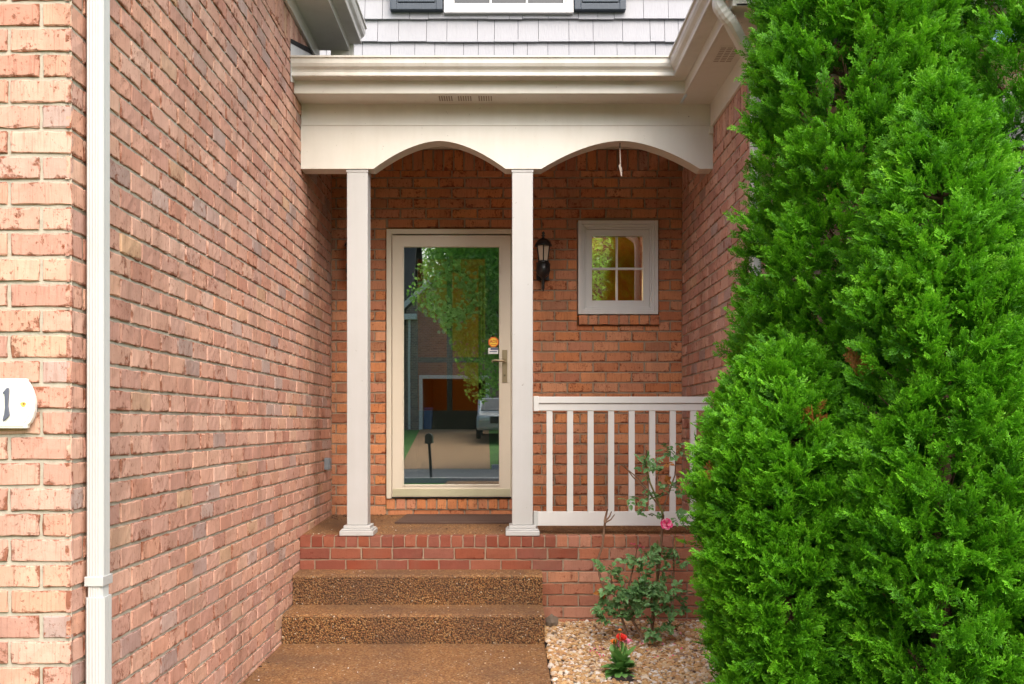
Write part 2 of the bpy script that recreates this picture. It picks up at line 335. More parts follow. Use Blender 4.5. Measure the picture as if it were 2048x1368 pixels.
# ------------------------------------------------------------------ bricks as real blocks
COURSE, BL, JT = .0813, .2040, .0118
def add_brick(mb, o, ud, nd, u0,u1,v0,v1, mat=0, jit=.0013, depth=.012):
    """one brick face: o origin, ud in-plane horizontal unit, nd outward normal, rect in metres"""
    L,H=u1-u0,v1-v0
    if L<.012 or H<.012: return
    nu=max(2,min(6,int(L/.034)+1)); nv=3 if H<.12 else 5
    e=min(.0035,L*.2,H*.2)
    us=np.concatenate(([0,e],np.linspace(e,L-e,nu)[1:-1] if nu>2 else [],[L-e,L])); vsn=np.concatenate(([0,e],np.linspace(e,H-e,nv)[1:-1],[H-e,H]))
    n,m=len(us),len(vsn)
    U,V=np.meshgrid(us,vsn,indexing='ij'); D=rng.normal(0,.0007,(n,m)); D+=rng.normal(0,.0010)
    D[0,:]-=.003; D[-1,:]-=.003; D[:,0]-=.003; D[:,-1]-=.003
    U=U+rng.normal(0,jit,(n,m)); V=V+rng.normal(0,jit,(n,m))
    tilt=rng.normal(0,.004); V=V+tilt*(U-L/2)*.5
    o=np.array(o); ud=np.array(ud); nd=np.array(nd)
    Pts=o+(u0+U)[...,None]*ud+(v0+V)[...,None]*np.array((0,0,1.))+D[...,None]*nd
    uv=np.stack((np.clip(U/L,0,1),np.clip(V/H,0,1)),-1)
    verts=Pts.reshape(-1,3).tolist(); uvs=uv.reshape(-1,2).tolist(); faces=[]
    flip=np.dot(np.cross(ud,(0,0,1)),nd)<0
    for i in range(n-1):
        for j in range(m-1):
            q=(i*m+j,(i+1)*m+j,(i+1)*m+j+1,i*m+j+1); faces.append(q[::-1] if flip else q)
    ring=[i*m for i in range(n)]+[(n-1)*m+j for j in range(1,m)]+[i*m+m-1 for i in range(n-2,-1,-1)]+[j for j in range(m-2,0,-1)]
    k=len(verts)
    for r in ring: verts.append((np.array(verts[r])-nd*depth).tolist()); uvs.append(uvs[r])
    for a in range(len(ring)):
        b=(a+1)%len(ring); q=(ring[a],k+a,k+b,ring[b]); faces.append(q[::-1] if flip else q)
    mb.add(verts,faces,mat,uvs,False)
def sub_rects(rects, holes):
    for h in holes:
        out=[]
        for a0,a1,b0,b1 in rects:
            if a1<=h[0] or a0>=h[1] or b1<=h[2] or b0>=h[3]: out.append((a0,a1,b0,b1)); continue
            if a0<h[0]: out.append((a0,h[0],b0,b1))
            if a1>h[1]: out.append((h[1],a1,b0,b1))
            m0,m1=max(a0,h[0]),min(a1,h[1])
            if b0<h[2]: out.append((m0,m1,b0,h[2]))
            if b1>h[3]: out.append((m0,m1,h[3],b1))
        rects=out
    return rects
def brick_field(mb, o, ud, nd, ulen, v0, v1, holes=(), half0=False, course=COURSE, bl=BL, mat=0, recess=.0065, phase=0, matf=None, mortar=1):
    rows=int(math.ceil((v1-v0)/course-.02)); 
    for r in range(rows):
        a=v0+r*course; b=min(a+course-JT,v1)
        u=-bl/2 if ((r%2==0)==half0) else 0.0
        u-=phase
        while u<ulen:
            s,e=max(u,0),min(u+bl-JT,ulen)
            if e-s>.015 and b-a>.012:
                for q in sub_rects([(s,e,a,b)],holes):
                    if q[1]-q[0]>.02 and q[3]-q[2]>.015: add_brick(mb,o,ud,nd,*q,mat=mat if matf is None else matf(q))
            u+=bl
    on=np.array(o)-np.array(nd)*recess
    for q in sub_rects([(0,ulen,v0-JT,v1)],holes):
        def pt(u,v): return tuple(on+u*np.array(ud)+np.array((0,0,v)))
        vv=[pt(q[0],q[2]),pt(q[1],q[2]),pt(q[1],q[3]),pt(q[0],q[3])]
        mb.add(vv,[(0,1,2,3) if np.dot(np.cross(ud,(0,0,1)),nd)>0 else (3,2,1,0)],mortar)
def brick_row(mb,o,ud,nd,u0,u1,v0,v1,pitch,mat=0,joint=JT):
    u=u0
    while u<u1-.02:
        add_brick(mb,o,ud,nd,u,min(u+pitch-joint,u1),v0,v1,mat=mat); u+=pitch

# ------------------------------------------------------------------ key planes (metres; camera at x=0, y=0)
XL, XR = -1.385, 1.397
YB = 7.774            # porch back wall
YF = 6.58             # porch plinth front
Y1, Y2 = 6.042, 6.354 # step fronts
YLF = 3.118           # left wing front
YRF = 5.36            # right wing front
ZP = .600             # porch edge

# ------------------------------------------------------------------ setting
def ground_z(y): return -.05 if y>-15 else (-.05+1.15*min(1,(-15-y)/15))
ys=[300,40,12,4,0,-5,-9,-15,-18,-22,-26,-30,-60,-300]; xs=[-300,-60,-20,-8,-3,0,3,8,20,60,300]
mb=MB(); mb.add([(x,y,ground_z(y)) for y in ys for x in xs],[(j*len(xs)+i,(j+1)*len(xs)+i,(j+1)*len(xs)+i+1,j*len(xs)+i+1) for j in range(len(ys)-1) for i in range(len(xs)-1)])
struct(mb.build('ground',M['lawn']))
mb=MB(); mb.box(-60,60,-14.6,-8.0,-.2,-.03); struct(mb.build('road',M['asphalt']))
mb=MB(); mb.box(-60,-3.3,-14.9,-14.6,-.2,.10); mb.box(-.45,60,-14.9,-14.6,-.2,.10); mb.box(-60,60,-8.0,-7.75,-.2,.07); struct(mb.build('kerb',M['kerb']))
mb=MB(); dz=.012
mb.add([(-3.3,-14.6,-.02),(-.5,-14.6,-.02),(-.5,-15,ground_z(-15)+dz),(-3.3,-15,ground_z(-15)+dz),(-.8,-30,ground_z(-30)+dz),(-4.0,-30,ground_z(-30)+dz)],[(0,3,2,1),(3,5,4,2)]); struct(mb.build('driveway',M['drive']))
# the aggregate path between wall and gravel bed
mb=MB(); mb.box(XL,.2375,-7.7,Y1-.002,-.2,0); struct(mb.build('path',M['walk'],bevel=.008))

# ------------------------------------------------------------------ THE HOUSE
house=thing('brick_house','pink brick house with white trimmed entrance porch and grey shingled upper storey','house',(0,YB,0))
def part(mb,name,mats,bevel=0,parent=None,**k):
    return mb.build(name,mats,house if parent is None else parent,bevel,**k)
def sub(mb,name,mats,par,bevel=0,**k):
    o=mb.build(name,mats,None,bevel,**k); o.parent=par
    pw=Matrix.Translation(house.location) @ house.matrix_basis.inverted() if False else None
    o.matrix_parent_inverse=Matrix.Identity(4)
    return o
# left wing: front face and side face in one wall
mb=MB()
NROW0=-.0
brick_field(mb,(XL,YLF,0),(-1,0,0),(0,-1,0),1.9,-.06,4.07,half0=False)
SOLD=3.79
brick_field(mb,(XL,YLF,0),(0,1,0),(1,0,0),YB-YLF,-.06,SOLD,half0=True)
brick_row(mb,(XL,YLF,0),(0,1,0),(1,0,0),.0,YB-YLF,SOLD+.004,SOLD+.2,COURSE)
mb.box(XL-.3,XL-.0066,YLF+.0067,YB,SOLD,4.1,1)
wl=part(mb,'brick_wall',[M['brick'],M['mortar']]); wl['label']='long pink brick side wall with raked grey mortar joints'
# porch back wall
DX0,DX1,DZ0,DZ1=PX(772.6,YB),PX(1034,YB),PZ(997,YB),PZ(458,YB)
WX0,WX1,WZ0,WZ1=PX(1155,YB),PX(1316,YB),PZ(630,YB),PZ(441.5,YB)
mb=MB(); ulen=XR-XL; o=(XL,YB,0)
hd=(DX0-XL-.004,DX1-XL+.004,PZ(1019,YB)-.004,DZ1+.012); hw=(WX0-XL-.004,WX1-XL+.004,PZ(651,YB),WZ1+.006)
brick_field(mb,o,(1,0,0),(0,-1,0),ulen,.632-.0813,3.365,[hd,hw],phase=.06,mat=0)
brick_row(mb,o,(1,0,0),(0,-1,0),.0,ulen,3.368,3.53,COURSE)
brick_row(mb,(XL,YB-.012,0),(1,0,0),(0,-1,0),DX0-XL,DX1-XL,PZ(1018,YB),DZ0-.004,COURSE)
mb.box(DX0,DX1,YB-.004,YB+.1,PZ(1019,YB)-.004,DZ0-.012,1)
brick_row(mb,(XL,YB-.03,0),(1,0,0),(0,-1,0),WX0-XL+.01,WX1-XL+.012,PZ(650,YB),PZ(631,YB),.0805)
mb.box(WX0+.012,WX1+.01,YB-.022,YB+.1,PZ(650,YB)+.004,PZ(632,YB),1)
mb.box(XL,XR,YB+.0067,YB+.05,3.36,3.62,1); mb.box(XL-.06,XL+.002,YB+.003,YB+.05,.4,3.62,1); mb.box(XR-.002,XR+.06,YB+.003,YB+.05,.4,3.62,1)
wb=part(mb,'brick_wall',[M['brick_bounce_tint'],M['mortar_dark']]); wb['label']='sheltered brick wall round the door and small window, warm bounce light painted in'
# right wing
mb=MB()
brick_field(mb,(XR,YRF,0),(0,1,0),(-1,0,0),YB-YRF,-.06,3.19,half0=False)
brick_row(mb,(XR,YRF,0),(0,1,0),(-1,0,0),0,YB-YRF,3.194,3.36,COURSE)
mb.box(XR+.0066,XR+.1,YRF+.02,YB,3.18,3.55,1)
RW=(PX(1925,YRF),PX(2190,YRF),PZ(985,YRF),PZ(180,YRF))
brick_field(mb,(XR,YRF,0),(1,0,0),(0,-1,0),2.9,-.06,3.45,[(RW[0]-XR,RW[1]-XR,RW[2],RW[3])],half0=True)
wr=part(mb,'brick_wall',[M['brick'],M['mortar']]); wr['label']='pink brick wing wall behind the evergreens'
# plinth under the porch: red rowlock over stretchers, paler to the right
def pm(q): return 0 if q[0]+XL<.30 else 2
mb=MB(); po=(XL,YF,0); rl=.0735
u=0
while u<ulen-.02:
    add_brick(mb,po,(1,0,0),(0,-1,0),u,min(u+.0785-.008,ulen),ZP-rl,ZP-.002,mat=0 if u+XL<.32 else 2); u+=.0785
for r in range(9):
    z1=ZP-rl-.009-r*.079; z0=z1-.070; u=-.104 if r%2 else 0.0
    while u<ulen:
        s,e=max(0,u),min(ulen,u+.199)
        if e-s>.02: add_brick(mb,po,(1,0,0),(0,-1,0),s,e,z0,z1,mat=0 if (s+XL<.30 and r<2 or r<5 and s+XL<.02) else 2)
        u+=.2085
mb.quad((XL,YF+.0065,-.1),(XR,YF+.0065,-.1),(XR,YF+.0065,ZP-.004),(XL,YF+.0065,ZP-.004),1)
# top faces of the rowlock bricks, as blocks one brick deep
u=0
while u<ulen-.02:
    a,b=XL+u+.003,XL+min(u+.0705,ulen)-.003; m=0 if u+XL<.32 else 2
    mb.add([(a,YF+.004,ZP-.003),(b,YF+.004,ZP-.003),(b,YF+.098,ZP+.001),(a,YF+.098,ZP+.001)],[(0,1,2,3)],m,[(.3,.5),(.7,.5),(.7,.5),(.3,.5)]); u+=.0785
mb.quad((XL,YF+.0065,ZP-.006),(XR,YF+.0065,ZP-.006),(XR,YF+.10,ZP-.002),(XL,YF+.10,ZP-.002),1)
pl=part(mb,'porch_plinth',[M['brick_red'],M['mortar_dark'],M['brick_plinth']]); pl['label']='red brick porch edge with a rowlock course on top'
mb=MB(); mb.add([(XL,YF+.10,ZP+.001),(XR,YF+.10,ZP+.001),(XR,YB,.634),(XL,YB,.634),(XL,YF+.10,.1),(XR,YF+.10,.1),(XR,YB,.1),(XL,YB,.1)],[(0,1,2,3),(4,5,1,0),(5,6,2,1),(7,4,0,3),(6,7,3,2)])
part(mb,'porch_floor',M['tread'])
# porch header with two scallops
YH=6.612
def scallop(a,b,zb,za,n=26):
    pts=[]
    for i in range(n+1):
        t=-1+2*i/n; pts.append((a+(b-a)*i/n, zb+(za-zb)*(1-abs(t)**1.75)))
    return pts
zb=PZ(337.5,YH); za=PZ(281.5,YH)
s1=scallop(PX(747,YH),PX(1011,YH),zb,za); s2=scallop(PX(1083,YH),PX(1400,YH),zb,za)
zt=PZ(251.5,YH)
mb=MB()
poly=[(XL,zb)]+s1+s2+[(XR,zb)]
for a,b in zip(poly[:-1],poly[1:]):
    if b[0]-a[0]<1e-5: continue
    for y in (YH,YH+.14):
        q=[(a[0],y,a[1]),(b[0],y,b[1]),(b[0],y,zt),(a[0],y,zt)]; mb.add(q,[(0,1,2,3) if y==YH else (3,2,1,0)])
    mb.add([(a[0],YH,a[1]),(a[0],YH+.14,a[1]),(b[0],YH+.14,b[1]),(b[0],YH,b[1])],[(0,1,2,3)])
hb=part(mb,'porch_header',M['trim'])
mb=MB(); mb.sweep([(d,z) for d,z in ((0,0),(.007,0),(.007,.006),(0,.006))],[(XL,YH),(XR,YH)]) if False else None
mb=MB(); mb.box(XL,XR,YH+.012,YH+.15,zt-.001,3.60); part(mb,'frieze_board',M['trim'],.002)
mb=MB(); mb.box(XL+.001,XR-.001,YH-.005,YH+.011,zt+.0005,zt+.009); part(mb,'trim_strip',M['trim'])
mb=MB(); mb.box(XL,XR,YH+.15,YB,3.572,3.60); mb.box(XL,XR,YB-.03,YB-.002,3.533,3.571); mb.box(XL,XR,YB-.045,YB-.031,3.553,3.571); part(mb,'porch_ceiling',M['trim'],.002)
# eaves of porch and right wing
YFA=6.40; XFA=1.171; ZS=3.514
mb=MB(); mb.box(XL,XFA+.001,YFA+.018,YH+.012,ZS+.002,ZS+.012); mb.box(XFA+.019,XR,YRF-.30,YH+.012,ZS+.002,ZS+.0125); mb.box(XR,4.4,YRF-.30,YRF,ZS+.002,ZS+.012)
# slot vents in the soffit
for px0,px1 in ((877,908),(915,945),(956,986)):
    [mb.box(PX(px0,6.5)+.004+q*.016,PX(px0,6.5)+.012+q*.016,6.455,6.545,ZS-.002,ZS+.0015,1) for q in range(6)]
for k in range(9):
    y=5.62+k*.026
    for j in range(3): mb.box(1.235+j*.038,1.265+j*.038,y,y+.012,ZS-.001,ZS+.0015,1)
mb.box(1.222,1.362,5.60,5.866,ZS-.0005,ZS+.0016)
part(mb,'soffit',[M['trim'],M['gap'] if 'gap' in M else M['trim']])
fas=[(-.018,ZS),(0,ZS),(0,3.70),(-.018,3.70)]
mb=MB(); mb.sweep(fas,[(XL,YFA),(XFA,YFA),(XFA,YRF-.30),(4.4,YRF-.30)]); part(mb,'fascia',M['trim'],.002)
def gut(z): 
    o_=[(0.001,0),(.082,0),(.088,.004),(.088,.020),(.084,.026),(.090,.040),(.108,.056),(.117,.074),(.119,.106),(.128,.108),(.129,.119),(.119,.120)]
    i_=[(.116,.105),(.114,.075),(.105,.059),(.087,.043),(.080,.027),(.084,.019),(.080,.004),(.001,.004)]
    return [(d,zz+z) for d,zz in o_+i_]
mb=MB(); mb.sweep(gut(3.596),[(XL+.004,YFA),(XFA,YFA),(XFA,YRF-.30),(4.4,YRF-.30)]); g1=part(mb,'gutter',M['gutter'])
mb=MB(); fr=[(0,0),(.018,0),(.018,.16),(0,.16)]
mb.sweep([(d,z+3.356) for d,z in fr],[(XR,YH+.0),(XR,YRF+.0),(XR+3,YRF)][0:2]); mb.box(XR-.028,XR,YH-.02,YH-.001,3.31,3.36)
part(mb,'frieze_board',M['trim'],.002)
# left wing eave
XFL=-1.147; ZSL=4.09; YE=7.18
mb=MB(); mb.box(XL,XFL-.018,2.75,YE,ZSL+.002,ZSL+.012); part(mb,'soffit',M['trim'])
mb=MB(); mb.box(XFL-.018,XFL,2.75,YE,ZSL,4.28); mb.box(XL+.10,XFL,YE-.002,YE+.03,ZSL-.045,ZSL+.02); mb.box(XFL-.002,XFL+.03,YE-.0,YE+.03,ZSL-.05,4.2); part(mb,'fascia',M['trim'],.002)
mb=MB(); mb.box(XL,XL+.02,2.75,YE,3.992,ZSL+.001); part(mb,'frieze_board',M['trim'],.002)
mb=MB(); mb.sweep(gut(4.14),[(XFL,2.75),(XFL,YE)]); part(mb,'gutter',M['gutter'])
mb=MB(); mb.add([(XL+.004,6.28,3.55),(XL+.004,7.0,3.75),(XL+.004,7.0,4.0),(XL+.004,6.28,3.80)],[(0,1,2,3)]); mb.add([(XL+.006,6.28,3.795),(XL+.006,7.0,3.99),(XL+.006,7.0,4.03),(XL+.006,6.28,3.825)],[(0,1,2,3)],1); part(mb,'flashing',[M['flash'],M['dark']])
# roofs (hardly seen from below)
mb=MB()
mb.prism([(YFA+.0,3.70),(YFA+.0,3.74),(YB+.1,4.17),(YB+.1,4.13)],'x',XL+.01,1.3); part(mb,'roof',M['roof'])
mb=MB(); mb.prism([(XFL+.03,4.262),(XFL+.03,4.30),(-4.5,6.6),(-4.5,6.56)],'y',2.7,YE+.01); part(mb,'roof',M['roof'])
mb=MB(); mb.prism([(XFA-.03,3.72),(XFA-.03,3.76),(4.4,5.6),(4.4,5.56)],'y',YRF-.36,YB+.2); part(mb,'roof',M['roof'])
# shingled upper storey
YS=7.80; mb=MB(); mb.box(-1.6,3.2,YS+.03,YS+.15,3.9,6.6,1)
EXP=.181
for r in range(10):
    zb_=PZ(83,YS)-EXP+r*EXP; x=-1.6+random.uniform(-.2,0)
    while x<2.4:
        wd=random.uniform(.10,.25); j=random.uniform(-.004,.003); g=.0035; t0=random.uniform(-.002,.002)
        zz=zb_+j; ov=EXP+.03
        a,b=x+g/2,x+wd-g/2
        mb.add([(a,YS-.004+t0,zz),(b,YS-.004+t0,zz),(b,YS+.028,zz+ov),(a,YS+.028,zz+ov),(a,YS+.02,zz),(b,YS+.02,zz)],[(0,1,2,3),(4,5,1,0),(4,0,3),(1,5,2)])
        x+=wd
part(mb,'shake_siding',[M['shake'],M['dark']])
# upper window with shutters
YW=YS-.03
ux0,ux1=PX(888,YW),PX(1147,YW); uz0=PZ(26,YW); uz1=uz0+1.45
uw=thing('tmp','x','x'); bpy.data.objects.remove(uw)
def ring(mb,x0,x1,z0,z1,wd,y0,y1,mat=0):
    mb.box(x0,x0+wd,y0,y1,z0,z1,mat); mb.box(x1-wd,x1,y0,y1,z0,z1,mat); mb.box(x0+wd,x1-wd,y0+.0005,y1,z0,z0+wd,mat); mb.box(x0+wd,x1-wd,y0+.0005,y1,z1-wd,z1,mat)
mb=MB(); ring(mb,ux0,ux1,uz0,uz1,.058,YW-.01,YS+.03); uwin=part(mb,'window',M['white'],.003)
mb=MB(); ring(mb,ux0+.059,ux1-.059,uz0+.059,uz1-.059,.022,YW+.006,YS+.03); sub(mb,'sash',M['white'],uwin,.002)
mb=MB(); xm=(ux0+ux1)/2
for xx in (ux0+.081+(ux1-ux0-.162)*t for t in (1/3,2/3)): mb.box(xx-.008,xx+.008,YW+.012,YW+.026,uz0+.081,uz1-.081)
for k in (1,2,3): mb.box(ux0+.081,ux1-.081,YW+.013,YW+.025,uz0+k*(uz1-uz0)/4-.008,uz0+k*(uz1-uz0)/4+.008)
sub(mb,'muntin',M['white'],uwin)
mb=MB(); mb.box(ux0+.06,ux1-.06,YW+.028,YW+.034,uz0+.06,uz1-.06); sub(mb,'pane',M['car_glass'],uwin)
for a,b in ((780,885),(1149,1252)):
    x0,x1=PX(a,YW-.02),PX(b,YW-.02); z0=PZ(19,YW-.02); mb=MB(); mb.box(x0,x1,YW-.006,YS+.02,z0,z0+1.5); ring(mb,x0,x1,z0,z0+1.5,.05,YW-.025,YW-.007)
    mb.box(x0+.062,x1-.062,YW-.018,YW-.007,z0+.062,z0+1.44); part(mb,'shutter',M['shutter'],.004)
# columns
def column(cx):
    hw=.0705; y0=YH+.012; y1=y0+.141
    mb=MB(); mb.box(cx-hw,cx+hw,y0,y1,ZP+.07,zb); c=part(mb,'porch_column',M['column'],.005)
    mb=MB()
    for g,z0,z1 in ((.044,ZP+.0015,ZP+.036),(.036,ZP+.036,ZP+.046),(.020,ZP+.046,ZP+.069)):
        mb.box(cx-hw-g,cx+hw+g,y0-g,y1+g,z0,z1)
    sub(mb,'base',M['column'],c,.008)
    mb=MB(); mb.box(cx-hw-.004,cx+hw+.004,y0-.004,y1+.004,zb-.02,zb-.002); sub(mb,'capital',M['column'],c,.002)
column(PX(714.5,YH+.012)); column(PX(1045,YH+.012))
# downspouts
def fluted(mb,x0,x1,y0,y1,z0,z1):
    pts=[]; n=5
    def edge(ax,ay,bx,by,nx,ny):
        for i in range(n*2):
            t=(i+.5)/(n*2)*.8+.1; d=-.0014 if i%2 else .0; pts.append((ax+(bx-ax)*t+nx*d, ay+(by-ay)*t+ny*d))
    edge(x0,y0,x1,y0,0,-1); edge(x1,y0,x1,y1,1,0); edge(x1,y1,x0,y1,0,1); edge(x0,y1,x0,y0,-1,0)
    mb.prism(pts,'z',z0,z1)
dx0,dx1,dy0,dy1=-1.374,-1.316,3.195,3.268
zj=PZ(1180,3.2)
mb=MB(); fluted(mb,dx0,dx1,dy0,dy1,zj+.012,4.1); dsp=part(mb,'downspout',M['downspout'])
mb=MB(); fluted(mb,dx0+.003,dx1-.003,dy0+.003,dy1-.003,zj-.03,zj+.02); sub(mb,'sleeve',M['downspout'],dsp)
mb=MB(); fluted(mb,dx0-.002,dx1+.005,dy0-.004,dy1+.004,.02,zj-.025); sub(mb,'lower_pipe',M['downspout'],dsp)
mb=MB(); ring_=[(dx0-.0015,dy0-.002),(dx1+.002,dy0-.002),(dx1+.002,dy1+.006),(dx0-.0015,dy1+.006)]; mb.prism(ring_,'z',zj+.012,zj+.044); mb.lathe([(0,.0),(.004,.0)],(dx1+.002,3.24,zj+.03),6); sub(mb,'strap',M['downspout'],dsp,.002)
# elbow under the right gutter and the pipe at the corner
mb=MB()
g0=Vector((XFA-.06,5.12,3.60)); pts=[g0,g0+Vector((0,.0,-.05))]
e1=g0+Vector((.002,0,-.06)); tgt=Vector((XR-.035,5.34,3.28))
for t in np.linspace(0,1,9):
    a=t*R(62); pts.append(e1+Vector((math.sin(a)*.05+(1-math.cos(a))*.035,(1-math.cos(a))*.03,-.085*math.sin(a))))
last=pts[-1]
for t in np.linspace(.15,1,6): pts.append(last.lerp(tgt,t))
pts+= [tgt+Vector((.01,.03,-.06)),tgt+Vector((.012,.04,-.14)),Vector((XR-.035,5.4,0.05))]
pts=[p for i,p in enumerate(pts) if i==0 or (p-pts[i-1]).length>.006]
v=[];f=[]
for i,p in enumerate(pts):
    d=(pts[min(i+1,len(pts)-1)]-pts[max(i-1,0)]).normalized(); sx=Vector((0,1,0)); sx=(sx-d*sx.dot(d)).normalized(); sy=d.cross(sx)
    kx,ky=(.036,.031); wob=1.0+(.05 if 2<=i<=11 and i%2 else 0)
    for k in range(12):
        a=2*math.pi*k/12; ca,sa=math.cos(a),math.sin(a); rr=1/max(abs(ca),abs(sa))**.75
        v.append(p+sx*ca*rr*kx*wob+sy*sa*rr*ky*wob)
for i in range(len(pts)-1):
    for k in range(12): f.append((i*12+k,i*12+(k+1)%12,(i+1)*12+(k+1)%12,(i+1)*12+k))
mb.add(v,f); part(mb,'downspout',M['gutter'])
# storm door
YD=YB-.035
def DXp(px): return PX(px,YD)
def DZp(py): return PZ(py,YD)
mb=MB(); x0,x1,z0,z1=DX0+.004,DX1-.004,DZ0+.001,DZ1-.004; fw=.040
mb.box(x0,x0+fw,YB-.028,YB+.14,z0,z1); mb.box(x1-fw,x1,YB-.028,YB+.14,z0,z1); mb.box(x0+fw,x1-fw,YB-.027,YB+.14,z1-fw,z1)
mb.box(x0+fw,x0+fw+.012,YB-.012,YB+.14,z0,z1-fw); mb.box(x1-fw-.012,x1-fw,YB-.012,YB+.14,z0,z1-fw)
part(mb,'door_frame',M['door_paint'],.003)
mb=MB(); mb.box(x0+fw,x1-fw,YB-.02,YB+.16,z0+.002,z0+.012); part(mb,'threshold',M['dark'])
lx0,lx1,lz0,lz1=DXp(784.5),DXp(1021),DZp(994),DZp(470.5); gx0,gx1,gz0,gz1=DXp(807.5),DXp(998),DZp(969),DZp(494)
mb=MB(); mb.box(lx0,gx0,YD,YD+.03,lz0,lz1); mb.box(gx1,lx1,YD,YD+.03,lz0,lz1); mb.box(gx0,gx1,YD+.0004,YD+.03,gz1,lz1); mb.box(gx0,gx1,YD+.0004,YD+.03,lz0,gz0)
ring(mb,gx0-.012,gx1+.012,gz0-.012,gz1+.012,.010,YD-.005,YD-.0002)
door=part(mb,'storm_door',M['door_paint'],.002); door['label']='cream framed storm door with full glass and brass kick plate'
mb=MB(); mb.box(gx0,gx1,YD+.012,YD+.017,gz0,gz1); sub(mb,'glass_pane',M['glass'],door)
mb=MB(); mb.box(lx0+.004,lx1-.004,YD-.004,YD-.0005,DZp(992.5),DZp(977.5)); sub(mb,'kick_plate',M['kick'],door,.001)
mb=MB(); hx0,hx1=DXp(1004.5),DXp(1014.5); mb.box(hx0,hx1,YD-.010,YD-.0005,DZp(765),DZp(700)); hm=(hx0+hx1)/2
hz=DZp(722); mb.tube([(hm,YD-.008,hz),(hm,YD-.05,hz)],.009,10); mb.tube([(hm,YD-.05,hz),(hm-.03,YD-.052,hz-.003),(hm-.07,YD-.05,hz+.004),(hm-.093,YD-.048,hz+.002),(hm-.10,YD-.047,hz-.008)],[.009,.008,.007,.006,.005],10)
mb.lathe([(0,0),(.008,0),(.008,.004)],(hm,YD-.0115,DZp(751)),12); mb.box(hm-.002,hm+.002,YD-.014,YD-.010,DZp(753),DZp(749),1)
sub(mb,'handle',[M['brass'],M['dark']],door,.002)
def text_into(mb,s,size,x,y,z,mat,xs=1):
    cu=bpy.data.curves.new('t','FONT'); cu.body=s; cu.size=size; cu.align_x='CENTER'; cu.align_y='CENTER'; cu.extrude=.0003; cu.offset=size*.02
    ob=bpy.data.objects.new('t',cu); col.objects.link(ob); bpy.context.view_layer.update()
    me=bpy.data.meshes.new_from_object(ob.evaluated_get(bpy.context.evaluated_depsgraph_get()))
    mb.add([(x+v.co.x*xs,y-v.co.z,z+v.co.y) for v in me.vertices],[tuple(p.vertices) for p in me.polygons],mat)
    bpy.data.objects.remove(ob); bpy.data.meshes.remove(me); bpy.data.curves.remove(cu)
mb=MB(); scx,scz=DXp(987),DZp(684); yk=YD+.010
def octa(r,y,mat): 
    p=[(scx+r*math.cos(R(22.5+45*k)),scz+r*math.sin(R(22.5+45*k))) for k in range(8)]; mb.prism(p,'y',y,y+.0004,mat)
octa(.044,yk,1); octa(.040,yk-.0006,0); octa(.033,yk-.0012,2)
text_into(mb,'ADS',.031,scx,yk-.0018,scz+.004,1)
mb.box(scx-.020,scx+.020,yk-.0018,yk-.0013,scz-.022,scz-.018,1)
mb.box(DXp(976.5),DXp(996.5),yk-.0005,yk,DZp(707.5),DZp(695.5),3); mb.box(DXp(981),DXp(996.3),yk-.001,yk-.0006,DZp(699.5),DZp(696),4); mb.box(DXp(979),DXp(994),yk-.001,yk-.0006,DZp(704),DZp(702.3),4)
sub(mb,'security_sticker',[M['st_orange'],M['st_red'],M['st_yellow'],M['st_white'],M['st_blue']],door)
# inner front door with glazed panel
YI=YB+.10
def IX(px): return PX(px,YI)
def IZ(py): return PZ(py,YI)
mb=MB(); ix0,ix1,iz0,iz1=x0+fw+.012,x1-fw-.012,z0+.012,z1-fw; a0,a1,b0,b1=IX(835),IX(970),IZ(821),IZ(517)
mb.box(ix0,a0,YI,YI+.045,iz0,iz1); mb.box(a1,ix1,YI,YI+.045,iz0,iz1); mb.box(a0,a1,YI,YI+.045,iz0,b0); mb.box(a0,a1,YI,YI+.045,b1,iz1)
idoor=part(mb,'front_door',M['inner_door'],.002); idoor['label']='dark inner front door with a four light window'
mb=MB(); mb.box(IX(893.5),IX(904.5),YI+.006,YI+.039,b0,b1); mb.box(a0,IX(893.5),YI+.006,YI+.039,IZ(724.5),IZ(714.5)); mb.box(IX(904.5),a1,YI+.006,YI+.039,IZ(724.5),IZ(714.5)); sub(mb,'muntin',M['inner_door'],idoor,.002)
mb=MB(); mb.box(a0,a1,YI+.02,YI+.024,b0,b1); sub(mb,'glass_pane',M['inglass'],idoor)
# small window
mb=MB(); a,b,c,d=WX0+.003,WX1-.003,WZ0+.003,WZ1-.003
ring(mb,a,b,c,d,.030,YB-.032,YB+.1); ring(mb,a+.030,b-.030,c+.030,d-.030,.020,YB-.018,YB+.1); ring(mb,a+.050,b-.050,c+.050,d-.050,.014,YB-.004,YB+.1)
win=part(mb,'window',M['white'],.003); win['label']='small square white window with four lights'
YV=YB+.02; e0,e1,f0,f1=PX(1184,YV),PX(1285,YV),PZ(601,YV),PZ(474.5,YV)
mb=MB(); ring(mb,a+.0645,b-.0645,c+.0645,d-.0645,max(.02,e0-a-.0645),YV-.008,YV+.06); sub(mb,'sash',M['white'],win,.002)
mb=MB(); xm,zm=PX(1233.5,YV),PZ(537.5,YV); mb.box(xm-.0085,xm+.0085,YV-.002,YV+.01,f0,f1); mb.box(e0,xm-.0085,YV-.0015,YV+.0095,zm-.0085,zm+.0085); mb.box(xm+.0085,e1,YV-.0015,YV+.0095,zm-.0085,zm+.0085); sub(mb,'muntin',M['white'],win)
mb=MB(); mb.box(e0-.01,e1+.01,YV+.0105,YV+.015,f0-.01,f1+.01); sub(mb,'pane',M['wglass'],win)
